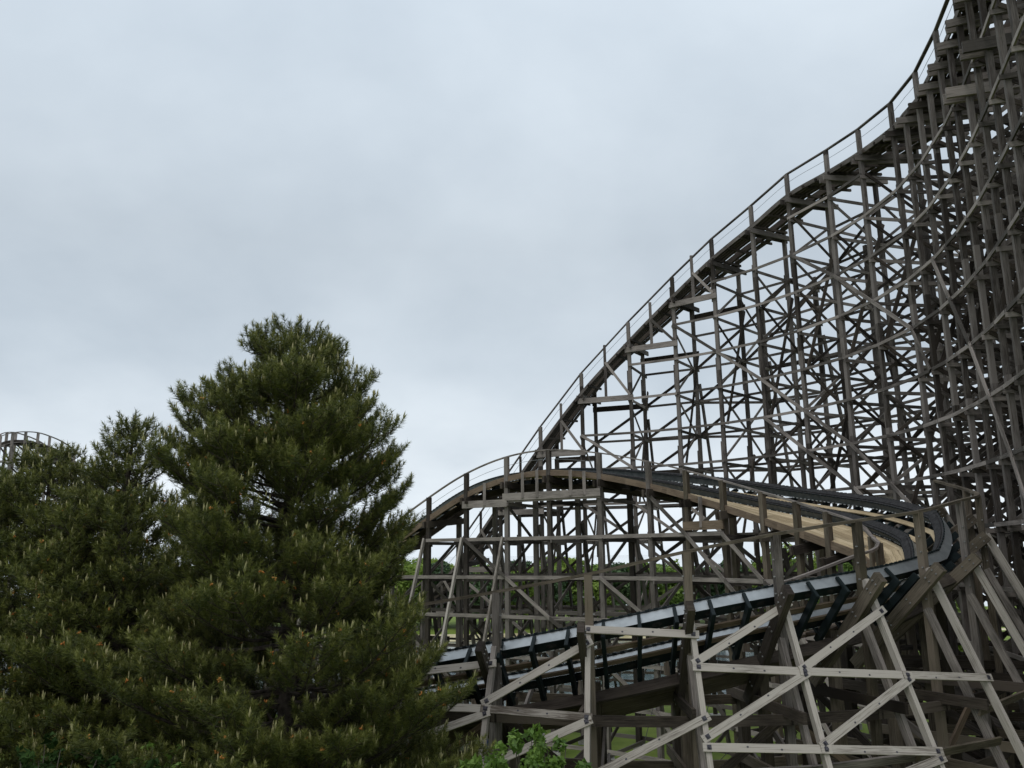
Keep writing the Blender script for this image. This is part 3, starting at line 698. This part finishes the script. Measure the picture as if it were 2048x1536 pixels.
for j0, f0, f1, mm_ in ((5, .34, .36, 'grey'), (6, .36, .37, 'grey'), (7, .37, .38, 'moss'), (4, .30, .34, 'dark'), (5, .72, .74, 'moss'), (6, .74, .75, 'moss'), (7, .75, .75, 'dark'), (8, .3, .3, 'moss'), (8, .72, .70, 'dark'), (3, .4, .45, 'dark')):
    a = LEG2[j0][0] * (1 - f0) + LEG2[j0][1] * f0; b = LEG2[j0 + 1][0] * (1 - f1) + LEG2[j0 + 1][1] * f1
    o = V(*LEG2[j0][2], 0) * 0.14 + V(0, 0, .05); one('leg_girt', M[mm_], turn, a + o, b + o, 0.06, 0.2, (LEG2[j0][2][0] * .4, LEG2[j0][2][1] * .4, 1), ext=.15)
# outer handrail of the near leg
hn = catmull(np.array([V(PO[j][0], PO[j][1], HOZ[j] + 0.02) for j in range(len(PO))]), 0.5); poly('handrail', M['moss'], list(hn), 0.14, 0.08, turn)
# inner handrail of the near leg
hl = [at_y(*q) for q in ((1757, 1086, 28.9), (1748, 1100, 28.3), (1712, 1111, 27.6), (1585, 1159, 26.6), (1485, 1188, 26.0), (1330, 1232, 25.6), (1150, 1280, 25.6), (950, 1330, 26.2))]
hlc = catmull(np.array(hl), 0.5); poly('handrail', M['grey'], list(hlc), 0.12, 0.08, turn)
for q in hl[2:]: one('rail_post', M['moss'], turn, q - V(0, 0, 1.7), q, 0.2, 0.18)
# ledgers tying the near bents together
for wv, mm_ in ((0.0, 'dark'), (3.0, 'moss')):
    for z in (6.0, 4.3, 2.7, 1.2):
        run(turn, 'ledger', M[mm_], [V(*(PO[j] - PN_[j] * (wv - .2)), z) for j in range(len(PO))], 0.08, 0.25)
for j in range(2, 11):
    a, b = PO[j] - PN_[j] * 0.2, PO[j + 1] - PN_[j + 1] * 0.2
    z0, z1 = ((6.0, 4.3), (2.7, 4.3), (4.3, 6.0))[j % 3]
    one('cross_brace', M['dark'] if j % 2 else M['brown'], turn, V(*a, z0), V(*b, z1), 0.07, 0.2)
    a, b = PO[j] - PN_[j] * 3.2, PO[j + 1] - PN_[j + 1] * 3.2
    one('cross_brace', M['post'], turn, V(*a, z1 - 1.2), V(*b, z0 - 1.0), 0.07, 0.2)
# sagging tie-down cables at the bottom of the trestle
for (a, b) in (((1440, 1300, 27), (1385, 1536, 24)), ((1500, 1440, 30), (1430, 1530, 28)), ((1330, 1300, 33), (1290, 1480, 31)), ((1560, 1420, 30), (1470, 1536, 27))):
    p0, p1 = at_y(*a), at_y(*b); mb = MB(); mb.tube([p0 * (1 - f) + p1 * f - V(0, 0, 0.12 * math.sin(math.pi * f)) for f in np.linspace(0, 1, 7)], 0.012, 5); mb.build('guy_cable', M['cable'], turn)

# ================================================================== FAR HILL peeping over the pines
hx = np.array([at_y(px, 900, Y)[:2] for px, Y in ((-110, 96), (-66, 97), (-30, 98), (-2, 99), (22, 100), (48, 101.5), (73, 103.5), (97, 106), (123, 109), (150, 112.5), (182, 116.5), (220, 121))])
hz = np.array([at_y(px, py, Y)[2] for (px, py, Y) in ((-110, 985, 96), (-66, 922, 97), (-30, 888, 98), (-2, 873, 99), (22, 866, 100), (48, 864, 101.5), (73, 866, 103.5), (97, 873, 106), (123, 884, 109), (150, 902, 112.5), (182, 935, 116.5), (220, 985, 121))])
hill = thing('coaster_hill', 'distant wooden coaster crest showing above the pines by the left edge', 'roller coaster', (hx[4][0], hx[4][1], 0))
hnn = normals(hx)
for i in range(len(hx)):
    F, n = hx[i], hnn[i]; zd = hz[i] - 1.25
    m = MB(); m.beam(P3(F, n, -0.3, zd - 0.3), P3(F, n, 3.4, zd - 0.1), 0.2, 0.34); c = m.build('trestle_bent', M['grey'], hill)
    one('post', M['grey'], c, P3(F, n, 0, 0.1), P3(F, n, 0, hz[i]), 0.26, 0.24); one('post', M['grey'], c, P3(F, n, 3.1, 0.1), P3(F, n, 3.1, hz[i] + .1), 0.26, 0.24)
    for q, z in enumerate(np.arange(zd - 2.2, 1, -2.2)):
        one('girt', M['post'], c, P3(F, n, -0.2, z), P3(F, n, 3.3, z), 0.08, 0.2)
        one('cross_brace', M['post'], c, P3(F, n, 0, z), P3(F, n, 3.1, z + 2.2), 0.08, 0.2)
cc_ = catmull(np.column_stack([hx, hz]), 0.6); cn_ = normals(cc_[:, :2])
for wv, dz in ((0, 0.03), (3.1, 0.12)):
    poly('handrail', M['grey'], [P3(cc_[k], cn_[k], wv, cc_[k, 2] + dz) for k in range(len(cc_))], 0.15, 0.12, hill)
for w0, w1, z0, z1, m in ((0.1, 0.9, -1.3, -1.2, 'grey'), (1.0, 1.3, -1.3, -0.95, 'dark'), (1.9, 2.2, -1.25, -0.9, 'dark'), (2.3, 3.0, -1.25, -1.15, 'grey')):
    mb = MB(); mb.sweep([[P3(cc_[k], cn_[k], w0, cc_[k, 2] + z0), P3(cc_[k], cn_[k], w1, cc_[k, 2] + z0), P3(cc_[k], cn_[k], w1, cc_[k, 2] + z1), P3(cc_[k], cn_[k], w0, cc_[k, 2] + z1)] for k in range(len(cc_))])
    mb.build('walkway_deck' if m == 'grey' else 'track_stringer', M[m], hill)
for k in range(1, len(cc_) - 1, 2): one('cross_tie', M['dark'], hill, P3(cc_[k], cn_[k], -0.1, cc_[k, 2] - 1.38), P3(cc_[k], cn_[k], 3.2, cc_[k, 2] - 1.33), 0.12, 0.14)
for dz in range(1, 5):
    run(hill, 'ledger', M['grey'], [P3(hx[i], hnn[i], -0.15, 24.0 - 2.2 * dz) for i in range(len(hx)) if hz[i] - 1.5 > 24.0 - 2.2 * dz], 0.07, 0.2)

# ================================================================== VEGETATION
def raw_mesh(name, verts, faces_n, loops, mats, mi, tint, parent, smooth=False):
    me = bpy.data.meshes.new(name); nv = len(verts); nf = len(faces_n)
    me.vertices.add(nv); me.vertices.foreach_set('co', verts.astype(np.float32).ravel())
    me.loops.add(len(loops)); me.loops.foreach_set('vertex_index', loops.astype(np.int32))
    me.polygons.add(nf); st = np.concatenate([[0], np.cumsum(faces_n)[:-1]]).astype(np.int32)
    me.polygons.foreach_set('loop_start', st); me.polygons.foreach_set('loop_total', faces_n.astype(np.int32))
    for m in mats: me.materials.append(m)
    me.polygons.foreach_set('material_index', mi.astype(np.int32))
    a = me.attributes.new('tint', 'FLOAT', 'FACE'); a.data.foreach_set('value', tint.astype(np.float32))
    if smooth: me.polygons.foreach_set('use_smooth', np.ones(nf, dtype=bool))
    me.update(calc_edges=True); return link(name, me, parent)
M['needle'] = leafy('pine_needles', (0.032, 0.044, 0.012), (0.110, 0.122, 0.026), (0.27, 0.265, 0.070), 0.5, 0.15)
M['candle'] = leafy('pine_candles', (0.20, 0.19, 0.08), (0.29, 0.27, 0.12), (0.36, 0.31, 0.16), 0.7, 0)
M['pollen'] = leafy('pollen_cones', (0.35, 0.11, 0.02), (0.45, 0.17, 0.04), (0.5, 0.25, 0.07), 0.7, 0)
M['bark'] = noisy('pine_bark', (0.030, 0.024, 0.020), (0.085, 0.068, 0.055), 7, 0.95, 0.1, bump=0.8)
def frames(d):
    up = np.where(np.abs(d[:, 2:3]) > 0.9, np.array([[1., 0, 0]]), np.array([[0, 0, 1.]]))
    x = np.cross(d, up); x /= np.linalg.norm(x, axis=1)[:, None]; y = np.cross(x, d); return x, y
def pine(name, label, x0, y0, H, prof, zlow, dens, npn, nlen, nwid, seed, lean=0.0, group='pines', gaps=()):
    """prof(z)->crown radius; limbs in whorls, upturned side twigs, needle brushes, upright candles"""
    rg = np.random.default_rng(seed); root = thing(name, label, 'pine tree', (x0, y0, 0), group)
    tb = MB(); segs = 14; tz = np.linspace(-0.3, H - 0.35, segs)
    trunk_pts = [V(x0 + lean * z + 0.10 * math.sin(z * .5 + seed), y0 + 0.08 * math.sin(z * .37 + seed), z) for z in tz]
    tr = [max(0.018, 0.021 * (H - z) + 0.02) * (1.25 if z < 0.3 else 1) for z in tz]
    tb.tube(trunk_pts, tr, 10); tb.build('trunk', M['bark'], root, True)
    br = MB(); sp = []; sdv = []; sln = []
    def axis(z): return V(x0 + lean * z + 0.10 * math.sin(z * .5 + seed), y0 + 0.08 * math.sin(z * .37 + seed), z)
    def shoots_along(P, lo, spacing, hfac, scale):
        d = np.concatenate([[0], np.cumsum(np.linalg.norm(np.diff(P, axis=0), axis=1))])
        for s_ in np.arange(lo * d[-1], d[-1], spacing):
            q = np.array([np.interp(s_, d, P[:, k]) for k in range(3)]); k = min(int(np.searchsorted(d, s_)), len(P) - 1)
            t_ = unit(P[k] - P[k - 1]); r_ = rg.normal(size=3) * 0.55; r_[2] = abs(r_[2]) * 0.5
            v = unit(t_ * 0.75 + r_ + V(0, 0, hfac)); sp.append(q); sdv.append(v); sln.append(scale * rg.uniform(0.75, 1.25))
        sp.append(P[-1]); sdv.append(unit(unit(P[-1] - P[-2]) + V(0, 0, hfac * 0.8))); sln.append(scale * 1.25)
    z = zlow; ga = rg.uniform(0, 6.28); wh = 0
    while z < H - 0.5:
        f = (z - zlow) / (H - zlow); nl = rg.integers(8, 11) if f < .8 else 6
        ga += rg.uniform(0.4, 1.0)
        for k in range(nl):
            az = ga + k * 2 * math.pi / nl + rg.normal() * 0.18; zz = z + rg.normal() * 0.12
            if any(g0 < zz < g1 and rg.uniform() < gp for g0, g1, gp in gaps): continue
            up0 = -0.04 + 0.42 * f + rg.normal() * 0.09; Rr = prof(zz, az) * rg.uniform(0.62, 1.08); Rr = min(Rr, prof(zz + Rr * (max(up0, 0) + .2), az) * 1.05 + .05)
            if Rr < 0.12: continue
            h = V(math.cos(az), math.sin(az), 0); a0 = axis(zz)
            n_ = 9; P = []; side = V(-h[1], h[0], 0) * rg.normal() * 0.10
            for q in np.linspace(0, 1, n_):
                P.append(a0 + h * Rr * q + side * Rr * q * q + V(0, 0, Rr * (up0 * q + 0.20 * q ** 2.6 - 0.10 * (1 - f) * math.sin(math.pi * q))))
            P = np.array(P)
            r0 = 0.012 + 0.013 * Rr; br.tube(list(P), list(np.linspace(r0, 0.006, n_)), 5)
            shoots_along(P, 0.5, 0.13 / dens, 0.8, 0.22)
            d = np.concatenate([[0], np.cumsum(np.linalg.norm(np.diff(P, axis=0), axis=1))]); sgn = 1
            for s_ in np.arange(0.38 * d[-1], d[-1] * 0.97, 0.17 / dens):
                q0 = np.array([np.interp(s_, d, P[:, c_]) for c_ in range(3)]); sgn = -sgn
                rem = d[-1] - s_; ln = min(1.25, 0.26 + 0.45 * rem) * rg.uniform(0.6, 1.15)
                sd_ = V(-h[1], h[0], 0) * sgn; dv = unit(h * 0.75 + sd_ * rg.uniform(0.5, 1.0) + V(0, 0, rg.uniform(0.05, 0.6)))
                Q = np.array([q0 + dv * ln * t_ + V(0, 0, 0.30 * ln * t_ ** 2) for t_ in (0, 0.35, 0.7, 1)])
                br.tube(list(Q), [0.009, 0.007, 0.006, 0.005], 4)
                shoots_along(Q, 0.3, 0.13 / dens, 1.1, 0.21)
                if ln > 0.45:
                    for s2 in (-1, 1):
                        dv2 = unit(dv + np.cross(dv, V(0, 0, 1)) * s2 * rg.uniform(.5, .9) + V(0, 0, rg.uniform(.1, .6))); q2 = Q[1] + (Q[2] - Q[1]) * rg.uniform(0, 1); l2 = ln * rg.uniform(.35, .55)
                        Q2 = np.array([q2, q2 + dv2 * l2 * .5 + V(0, 0, .04), q2 + dv2 * l2 + V(0, 0, .12)]); br.tube(list(Q2), [0.006, 0.005, 0.004], 4)
                        shoots_along(Q2, 0.3, 0.14 / dens, 1.2, 0.20)
        z += rg.uniform(0.32, 0.48) * (0.75 if f > .75 else 1); wh += 1
    # leader
    P = np.array([axis(H - 0.9), axis(H - 0.5), axis(H - 0.2)]); br.tube(list(P), [0.03, 0.02, 0.012], 5); shoots_along(P, 0.1, 0.06, 1.3, 0.18)
    br.build('branches', M['bark'], root, True)
    sp = np.array(sp); sdv = np.array(sdv); sln = np.array(sln); n = len(sp)
    # needles
    idx = np.repeat(np.arange(n), npn); m_ = len(idx); d = sdv[idx]; x, y = frames(d)
    ph = rg.uniform(0, 2 * math.pi, m_); tpos = rg.uniform(0, 1, m_) ** 0.8; opn = np.interp(tpos, [0, 1], [1.30, 0.50]) + rg.normal(size=m_) * 0.14
    dirn = d * np.cos(opn)[:, None] + (x * np.cos(ph)[:, None] + y * np.sin(ph)[:, None]) * np.sin(opn)[:, None]
    base = sp[idx] + d * (sln[idx] * tpos)[:, None]
    ln = nlen * rg.uniform(0.7, 1.15, m_); wv = np.cross(dirn, rg.normal(size=(m_, 3))); wv /= np.linalg.norm(wv, axis=1)[:, None] + 1e-9
    wv *= (nwid * 0.5)
    droop = np.zeros((m_, 3)); droop[:, 2] = -0.10 * ln
    v = np.stack([base - wv, base + wv, base + dirn * ln[:, None] + droop], 1).reshape(-1, 3)
    shoot_t = rg.uniform(0, 1, n); tint = np.clip(0.42 * shoot_t[idx] + 0.52 * tpos + rg.normal(size=m_) * 0.12 - 0.05, 0, 1)
    fn = np.full(m_, 3); lp = np.arange(3 * m_); mi = np.zeros(m_)
    # candles: slim upright spindles at some of the shoot tips
    fz = np.linalg.norm(sp[:, :2] - np.array([x0, y0]), axis=1) / np.maximum([prof(q[2], 0) for q in sp], 0.3)
    ci = np.where((rg.uniform(size=n) < 0.16) & (sdv[:, 2] > 0.25) & (fz > 0.35))[0]; V2 = []; F2 = []; T2 = []; M2 = []
    off = len(v); extra_loops = []
    def spindle(p, d_, L_, r_, mat_i, t_):
        nonlocal off
        x_, y_ = frames(d_[None]); x_, y_ = x_[0], y_[0]; k_ = 4
        ring = lambda s_, rr: [p + d_ * s_ + (x_ * math.cos(a) + y_ * math.sin(a)) * rr for a in (0, 1.571, 3.142, 4.712)]
        vv = ring(0, r_ * .8) + ring(L_ * 0.55, r_) + [p + d_ * L_]
        for a in range(4):
            b = (a + 1) % 4; extra_loops.append([off + a, off + b, off + 4 + b, off + 4 + a]); extra_loops.append([off + 4 + a, off + 4 + b, off + 8]); T2.extend([t_, t_]); M2.extend([mat_i, mat_i])
        V2.extend(vv); off += 9
    for i in ci:
        tip = sp[i] + sdv[i] * sln[i]; d_ = unit(sdv[i] * 0.35 + V(0, 0, 1) + rg.normal(size=3) * 0.08)
        k_ = rg.integers(1, 4)
        for q in range(k_):
            dd = unit(d_ + rg.normal(size=3) * (0.12 if q else 0.02)); spindle(tip + rg.normal(size=3) * 0.012 * (q > 0), dd, rg.uniform(0.10, 0.20) * (1 if q == 0 else .7), 0.013, 1, rg.uniform())
    pi_ = np.where((rg.uniform(size=n) < 0.035) & (sp[:, 2] < H * 0.86) & (fz > 0.3))[0]
    for i in pi_:
        tip = sp[i] + sdv[i] * sln[i] * 0.95
        for q in range(rg.integers(3, 7)):
            spindle(tip + rg.normal(size=3) * 0.012, unit(rg.normal(size=3) + V(0, 0, .3)), 0.05, 0.014, 2, rg.uniform())
    if V2:
        v = np.vstack([v, np.array(V2)]); fn = np.concatenate([fn, [len(q) for q in extra_loops]]); lp = np.concatenate([lp, np.concatenate(extra_loops)])
        tint = np.concatenate([tint, T2]); mi = np.concatenate([mi, M2])
    raw_mesh('crown', v, fn, lp, [M['needle'], M['candle'], M['pollen']], mi, tint, root)
    print(name, 'shoots', n, 'needles', m_)
    return root
# the big pine: half-widths read off its outline at each height
Y1 = 18.0
def yz(py, Y): return float(at_y(560, py, Y)[2])
sil = [(652, 10), (672, 58), (712, 98), (755, 142), (800, 180), (850, 208), (900, 232), (960, 248), (1050, 262), (1200, 290), (1350, 345), (1500, 385), (1700, 330), (1900, 200)]
SZ = np.array([yz(p, Y1) for p, _ in sil])[::-1]; SR = np.array([r_ / FPX * Y1 for _, r_ in sil])[::-1]
ax0 = at_y(572, 1250, Y1)
def prof_main(z, az):
    r_ = float(np.interp(z + 0.25 * 0, SZ, SR)); r_ *= 1 + (0.20 if z < 11.6 else 0.05) * max(0.0, -math.cos(az))
    return r_ * (0.98 + 0.12 * math.sin(3 * az + z * 1.3) + 0.07 * math.sin(5 * az - z * 2.1))
pine('pine_tree', 'broad dark green pine with upright pale shoot tips, tallest tree in view', ax0[0], Y1, yz(652, Y1), prof_main, 1.6, 0.95, 50, 0.14, 0.012, 11, gaps=((10.0, 10.55, 0.62), (12.3, 12.5, 0.6), (7.5, 8.05, 0.7), (5.6, 6.1, 0.6)))
def prof_left(z, az):
    return float(np.interp(z, [0, 3, 8, 10.8, 12.2, 12.9], [3.8, 4.4, 4.2, 3.4, 1.7, 0.4])) * (0.85 + 0.18 * math.sin(3 * az + z))
q = at_y(70, 1250, 22.0); pine('pine_tree', 'shorter dense pine at the left edge in front of the distant coaster crest', q[0], 22.0, 13.0, prof_left, 1.2, 0.78, 34, 0.15, 0.017, 23)
q = at_y(238, 1250, 20.5)
def prof_mid(z, az):
    return float(np.interp(z, [0, 3, 8, 11, 13.2], [3.0, 3.4, 2.9, 1.8, 0.3])) * (0.85 + 0.2 * math.sin(3 * az + z))
pine('pine_tree', 'slim open topped pine between the tallest pine and the left edge pine', q[0], 20.5, float(at_y(238, 826, 20.5)[2]), prof_mid, 1.2, 0.75, 36, 0.15, 0.016, 31, gaps=((9.2, 10.0, 0.7), (10.9, 11.3, 0.7)))

# broadleaf trees, shrubs
M['leaf_far'] = leafy('far_leaves', (0.07, 0.13, 0.028), (0.16, 0.25, 0.05), (0.28, 0.38, 0.085), 0.6, 0.4)
M['leaf_lime'] = leafy('lime_leaves', (0.10, 0.16, 0.026), (0.20, 0.285, 0.048), (0.32, 0.40, 0.085), 0.6, 0.4)
M['leaf_near'] = leafy('shrub_leaves', (0.045, 0.09, 0.014), (0.10, 0.175, 0.028), (0.19, 0.29, 0.055), 0.5, 0.35, 0.25)
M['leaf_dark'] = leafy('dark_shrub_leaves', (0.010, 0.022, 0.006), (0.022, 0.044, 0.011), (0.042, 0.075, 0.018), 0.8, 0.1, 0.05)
M['twig'] = noisy('twig_bark', (0.05, 0.042, 0.032), (0.12, 0.10, 0.08), 8, 0.9)
def leaf_crown(name, centers, radii, nleaf, size, m, parent, seed, fold=False, flat=0.75):
    rg = np.random.default_rng(seed); C = np.array(centers); Rd = np.array(radii); p = Rd ** 2 / (Rd ** 2).sum()
    k = rg.choice(len(C), nleaf, p=p); d = rg.normal(size=(nleaf, 3)); d /= np.linalg.norm(d, axis=1)[:, None]
    rr = rg.uniform(0.35, 1.0, nleaf) ** 0.45; pos = C[k] + d * (Rd[k] * rr)[:, None] * np.array([1, 1, flat])
    nrm = d * 0.6 + rg.normal(size=(nleaf, 3)) * 0.6 + np.array([0, 0, 0.5]); nrm /= np.linalg.norm(nrm, axis=1)[:, None]
    x, y = frames(nrm); a = rg.uniform(0, 6.28, nleaf); u = x * np.cos(a)[:, None] + y * np.sin(a)[:, None]; v = np.cross(nrm, u)
    s = size * rg.uniform(0.6, 1.3, nleaf)[:, None]
    pts = np.stack([pos - u * s, pos + v * s * 0.48 - nrm * s * .12, pos + u * s * 1.05 - nrm * s * .2, pos - v * s * 0.48 - nrm * s * .12], 1).reshape(-1, 3)
    ct = rg.uniform(0, 1, len(C)); tint = np.clip(0.55 * ct[k] + 0.25 + rg.normal(size=nleaf) * 0.16 , 0, 1)
    return raw_mesh(name, pts, np.full(nleaf, 4), np.arange(4 * nleaf), [m], np.zeros(nleaf), tint, parent)
def broadleaf(name, label, x, y, zg, H, W, m, nleaf, size, seed, group=None, cat='tree', trunk=0.3, nc=16):
    rg = np.random.default_rng(seed); root = thing(name, label, cat, (x, y, zg), group)
    C = []; Rd = []
    for q in range(nc):
        f = rg.uniform(0.22, 0.92); wr = W * 0.5 * math.sin(math.pi * min(0.95, max(0.12, (f - 0.12) * 1.05))) ** 0.7
        a = rg.uniform(0, 6.28); rr = wr * rg.uniform(0.2, 0.8); C.append((x + rr * math.cos(a), y + rr * math.sin(a), zg + H * f)); Rd.append(W * rg.uniform(0.13, 0.24))
    C.append((x, y, zg + H * 0.94)); Rd.append(W * 0.11)
    tb = MB(); tb.tube([(x, y, zg - 0.2), (x + .05 * W * rg.normal() * .3, y, zg + H * 0.4), (x, y, zg + H * 0.85)], [trunk, trunk * .7, trunk * .2], 8)
    for c in C[:10]: tb.tube([(x, y, zg + max(H * 0.18, (c[2] - zg) * 0.6)), c], [trunk * .32, trunk * .08], 5)
    tb.build('trunk', M['twig'], root, True); leaf_crown('crown', C, Rd, nleaf, size, m, root, seed + 1)
    return root
def copy_tree(o, loc, rz, sc, label):
    r_ = o.copy(); COL.objects.link(r_); r_['label'] = label
    inv = Vector(o.location)
    for ch in o.children:
        c = ch.copy(); COL.objects.link(c); c.parent = r_; c.matrix_parent_inverse = ch.matrix_parent_inverse.copy()
    r_.location = loc; r_.rotation_euler = (0, 0, rz); r_.scale = (sc, sc, sc * random.uniform(0.92, 1.08)); return r_
KIND = [('bright green bushy tree on the far shore of the lake', 'leaf_lime'), ('mid green round tree on the far shore of the lake', 'leaf_far'), ('dark green dense tree on the far shore of the lake', 'leaf_far'), ('pale green loose tree on the far shore of the lake', 'leaf_lime')]
protos = [None] * 4; rg = np.random.default_rng(5)
for q in range(84):
    k = int(rg.integers(0, 4)); px = 330 + (q % 42) * 37 + (18 if q > 41 else 0) + rg.uniform(-10, 10); Y = (110.5 if q < 42 else 117) + rg.uniform(0, 5)
    x = at_y(px, 1200, Y)[0]; H = rg.uniform(7.2, 8.8) * (1 if q % 4 else 1.06) + (0.5 if q > 41 else 0); Wd = rg.uniform(4.0, 6.0)
    if protos[k] is None:
        protos[k] = broadleaf('shore_tree', KIND[k][0], x, Y, 0.3, 7.2, 6.6, M[KIND[k][1]], 3600, 0.24, 100 + k, 'trees on the far shore')
        if k == 2:
            for c in protos[k].children:
                if c.name.startswith('crown'):
                    c.data.materials.clear(); c.data.materials.append(leafy('dark_far_leaves', (0.03, 0.06, 0.026), (0.06, 0.105, 0.04), (0.11, 0.17, 0.055), 0.6, 0.2))
    else: copy_tree(protos[k], (x, Y, 0.3), rg.uniform(0, 6.28), H / 7.2, KIND[k][0])
q = at_y(1580, 1110, 70); broadleaf('lakeside_tree', 'lime green tree standing behind the trestle below the banked turn', q[0], 70, -0.1, q[2] + 1.2, 6.0, M['leaf_lime'], 6000, 0.16, 61)
q = at_y(1735, 1120, 66); broadleaf('lakeside_tree', 'dull green tree seen through the trestle below the turn decking', q[0], 66, 0, q[2] + 1.0, 6.5, M['leaf_far'], 6000, 0.16, 62)
q = at_y(1880, 1170, 62); broadleaf('lakeside_tree', 'green tree behind the dense posts at the right foot of the drop', q[0], 62, 0, q[2] + 1.0, 7.0, M['leaf_lime'], 6000, 0.16, 63)
# shrub top in front, and dark shrubs under the pines
def shrub(label, px, py, Y, W, H, m, nleaf, size, seed, nst=14):
    tip = at_y(px, py, Y); rg = np.random.default_rng(seed); x, y = tip[0], Y; root = thing('shrub', label, 'shrub', (x, y, 0))
    tb = MB(); C = []; Rd = []; zt = tip[2]; zb = zt - H
    tb.tube([(x, y, -0.2), (x, y, zb + 0.2)], [0.09, 0.06], 8)
    for k in range(nst):
        a = rg.uniform(0, 6.28); rr = W * 0.5 * math.sqrt(rg.uniform(0, 1)); top = V(x + rr * math.cos(a), y + rr * math.sin(a), zt - (rr / (W * .5)) ** 1.8 * min(H, 1.6) * .34 - rg.uniform(0, 0.25) * min(H, 1.8) * .5)
        if k == 0: top = V(x, y, zt)
        base = V(x, y, zb + rg.uniform(0, .3)); mid = base * 0.45 + top * 0.55 + V(0, 0, -0.15)
        tb.tube([base, mid, top], [0.03, 0.016, 0.005], 5)
        for f in np.linspace(0.25, 1, 6): c = (base * (1 - f) + top * f) if f < .5 else (mid * (1 - (f - .5) * 2) + top * (f - .5) * 2); C.append(c + rg.normal(size=3) * 0.05); Rd.append(0.10 + 0.22 * (1 - f))
    tb.build('stems', M['twig'], root, True); leaf_crown('foliage', C, Rd, nleaf, size, m, root, seed + 1, flat=1.0); return root
shrub('bright green leafy shrub at the foot of the pale raking legs', 1070, 1472, 12.5, 2.4, 4.2, M['leaf_near'], 40000, 0.062, 71, 46)
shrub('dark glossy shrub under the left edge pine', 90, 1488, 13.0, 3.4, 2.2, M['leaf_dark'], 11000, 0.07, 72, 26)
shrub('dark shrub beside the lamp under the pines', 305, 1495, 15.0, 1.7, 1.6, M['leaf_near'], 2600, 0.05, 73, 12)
shrub('pale young leaf tips of a low plant at the bottom left corner', 42, 1529, 9.0, 0.25, 0.9, M['leaf_lime'], 40, 0.055, 74, 4)

# lamp under the pines
lp_ = at_y(234, 1493, 20.0); lamp = thing('street_lamp', 'lamp with a dull beige globe on a dark post under the pines', 'street lamp', (lp_[0], 20.0, 0))
m = MB(); x, y, zc = lp_[0], 20.0, lp_[2]
m.tube([(x, y, 0), (x, y, 0.5), (x, y, 0.52), (x, y, zc - 0.3)], [0.11, 0.10, 0.055, 0.05], 12); m.tube([(x, y, zc - 0.42), (x, y, zc - 0.24)], [0.06, 0.13], 12); m.build('lamp_post', M['plate'], lamp, True)
m = MB(); m.tube([(x, y, zc + 0.26 * math.sin(a)) for a in np.linspace(-1.3, 1.5, 10)], [0.26 * math.cos(a) for a in np.linspace(-1.3, 1.5, 10)], 18); m.build('globe', mat('beige_globe', (0.34, 0.27, 0.15), 0.35, 0.5), lamp, True)
# steel drum on the grass
g0 = at_z(945, 1508, 0.0); dr = thing('steel_drum', 'grey steel drum lying on the grass behind the pale legs', 'drum', (g0[0], g0[1], 0))
m = MB(); ax = unit(V(0.75, -0.66, 0)); cx = V(g0[0], g0[1], 0.58); sd_ = V(-ax[1], ax[0], 0)
def ring(c, r_): return [c + (sd_ * math.cos(a) + V(0, 0, 1) * math.sin(a)) * r_ for a in np.linspace(0, 2 * math.pi, 28, endpoint=False)]
prof = [(-0.75, .52), (-0.75, .57), (-0.7, .58), (-0.3, .565), (-0.26, .59), (-0.22, .565), (0.22, .565), (0.26, .59), (0.3, .565), (0.7, .58), (0.75, .57), (0.75, .52), (0.68, .52), (0.66, .02)]
m.sweep([ring(cx + ax * a, r_) for a, r_ in prof]); m.build('shell', noisy('drum_steel', (0.10, 0.105, 0.115), (0.24, 0.245, 0.25), 3, 0.4, 0.5, metal=0.4), dr, True)
m = MB(); m.sweep([ring(cx + ax * a, r_) for a, r_ in ((0.662, 0.50), (0.69, 0.44), (0.692, 0.02))]); m.build('lid_lining', noisy('blue_liner', (0.02, 0.05, 0.16), (0.35, 0.4, 0.45), 3.2, 0.5, lo=0.5, hi=0.62), dr, True)
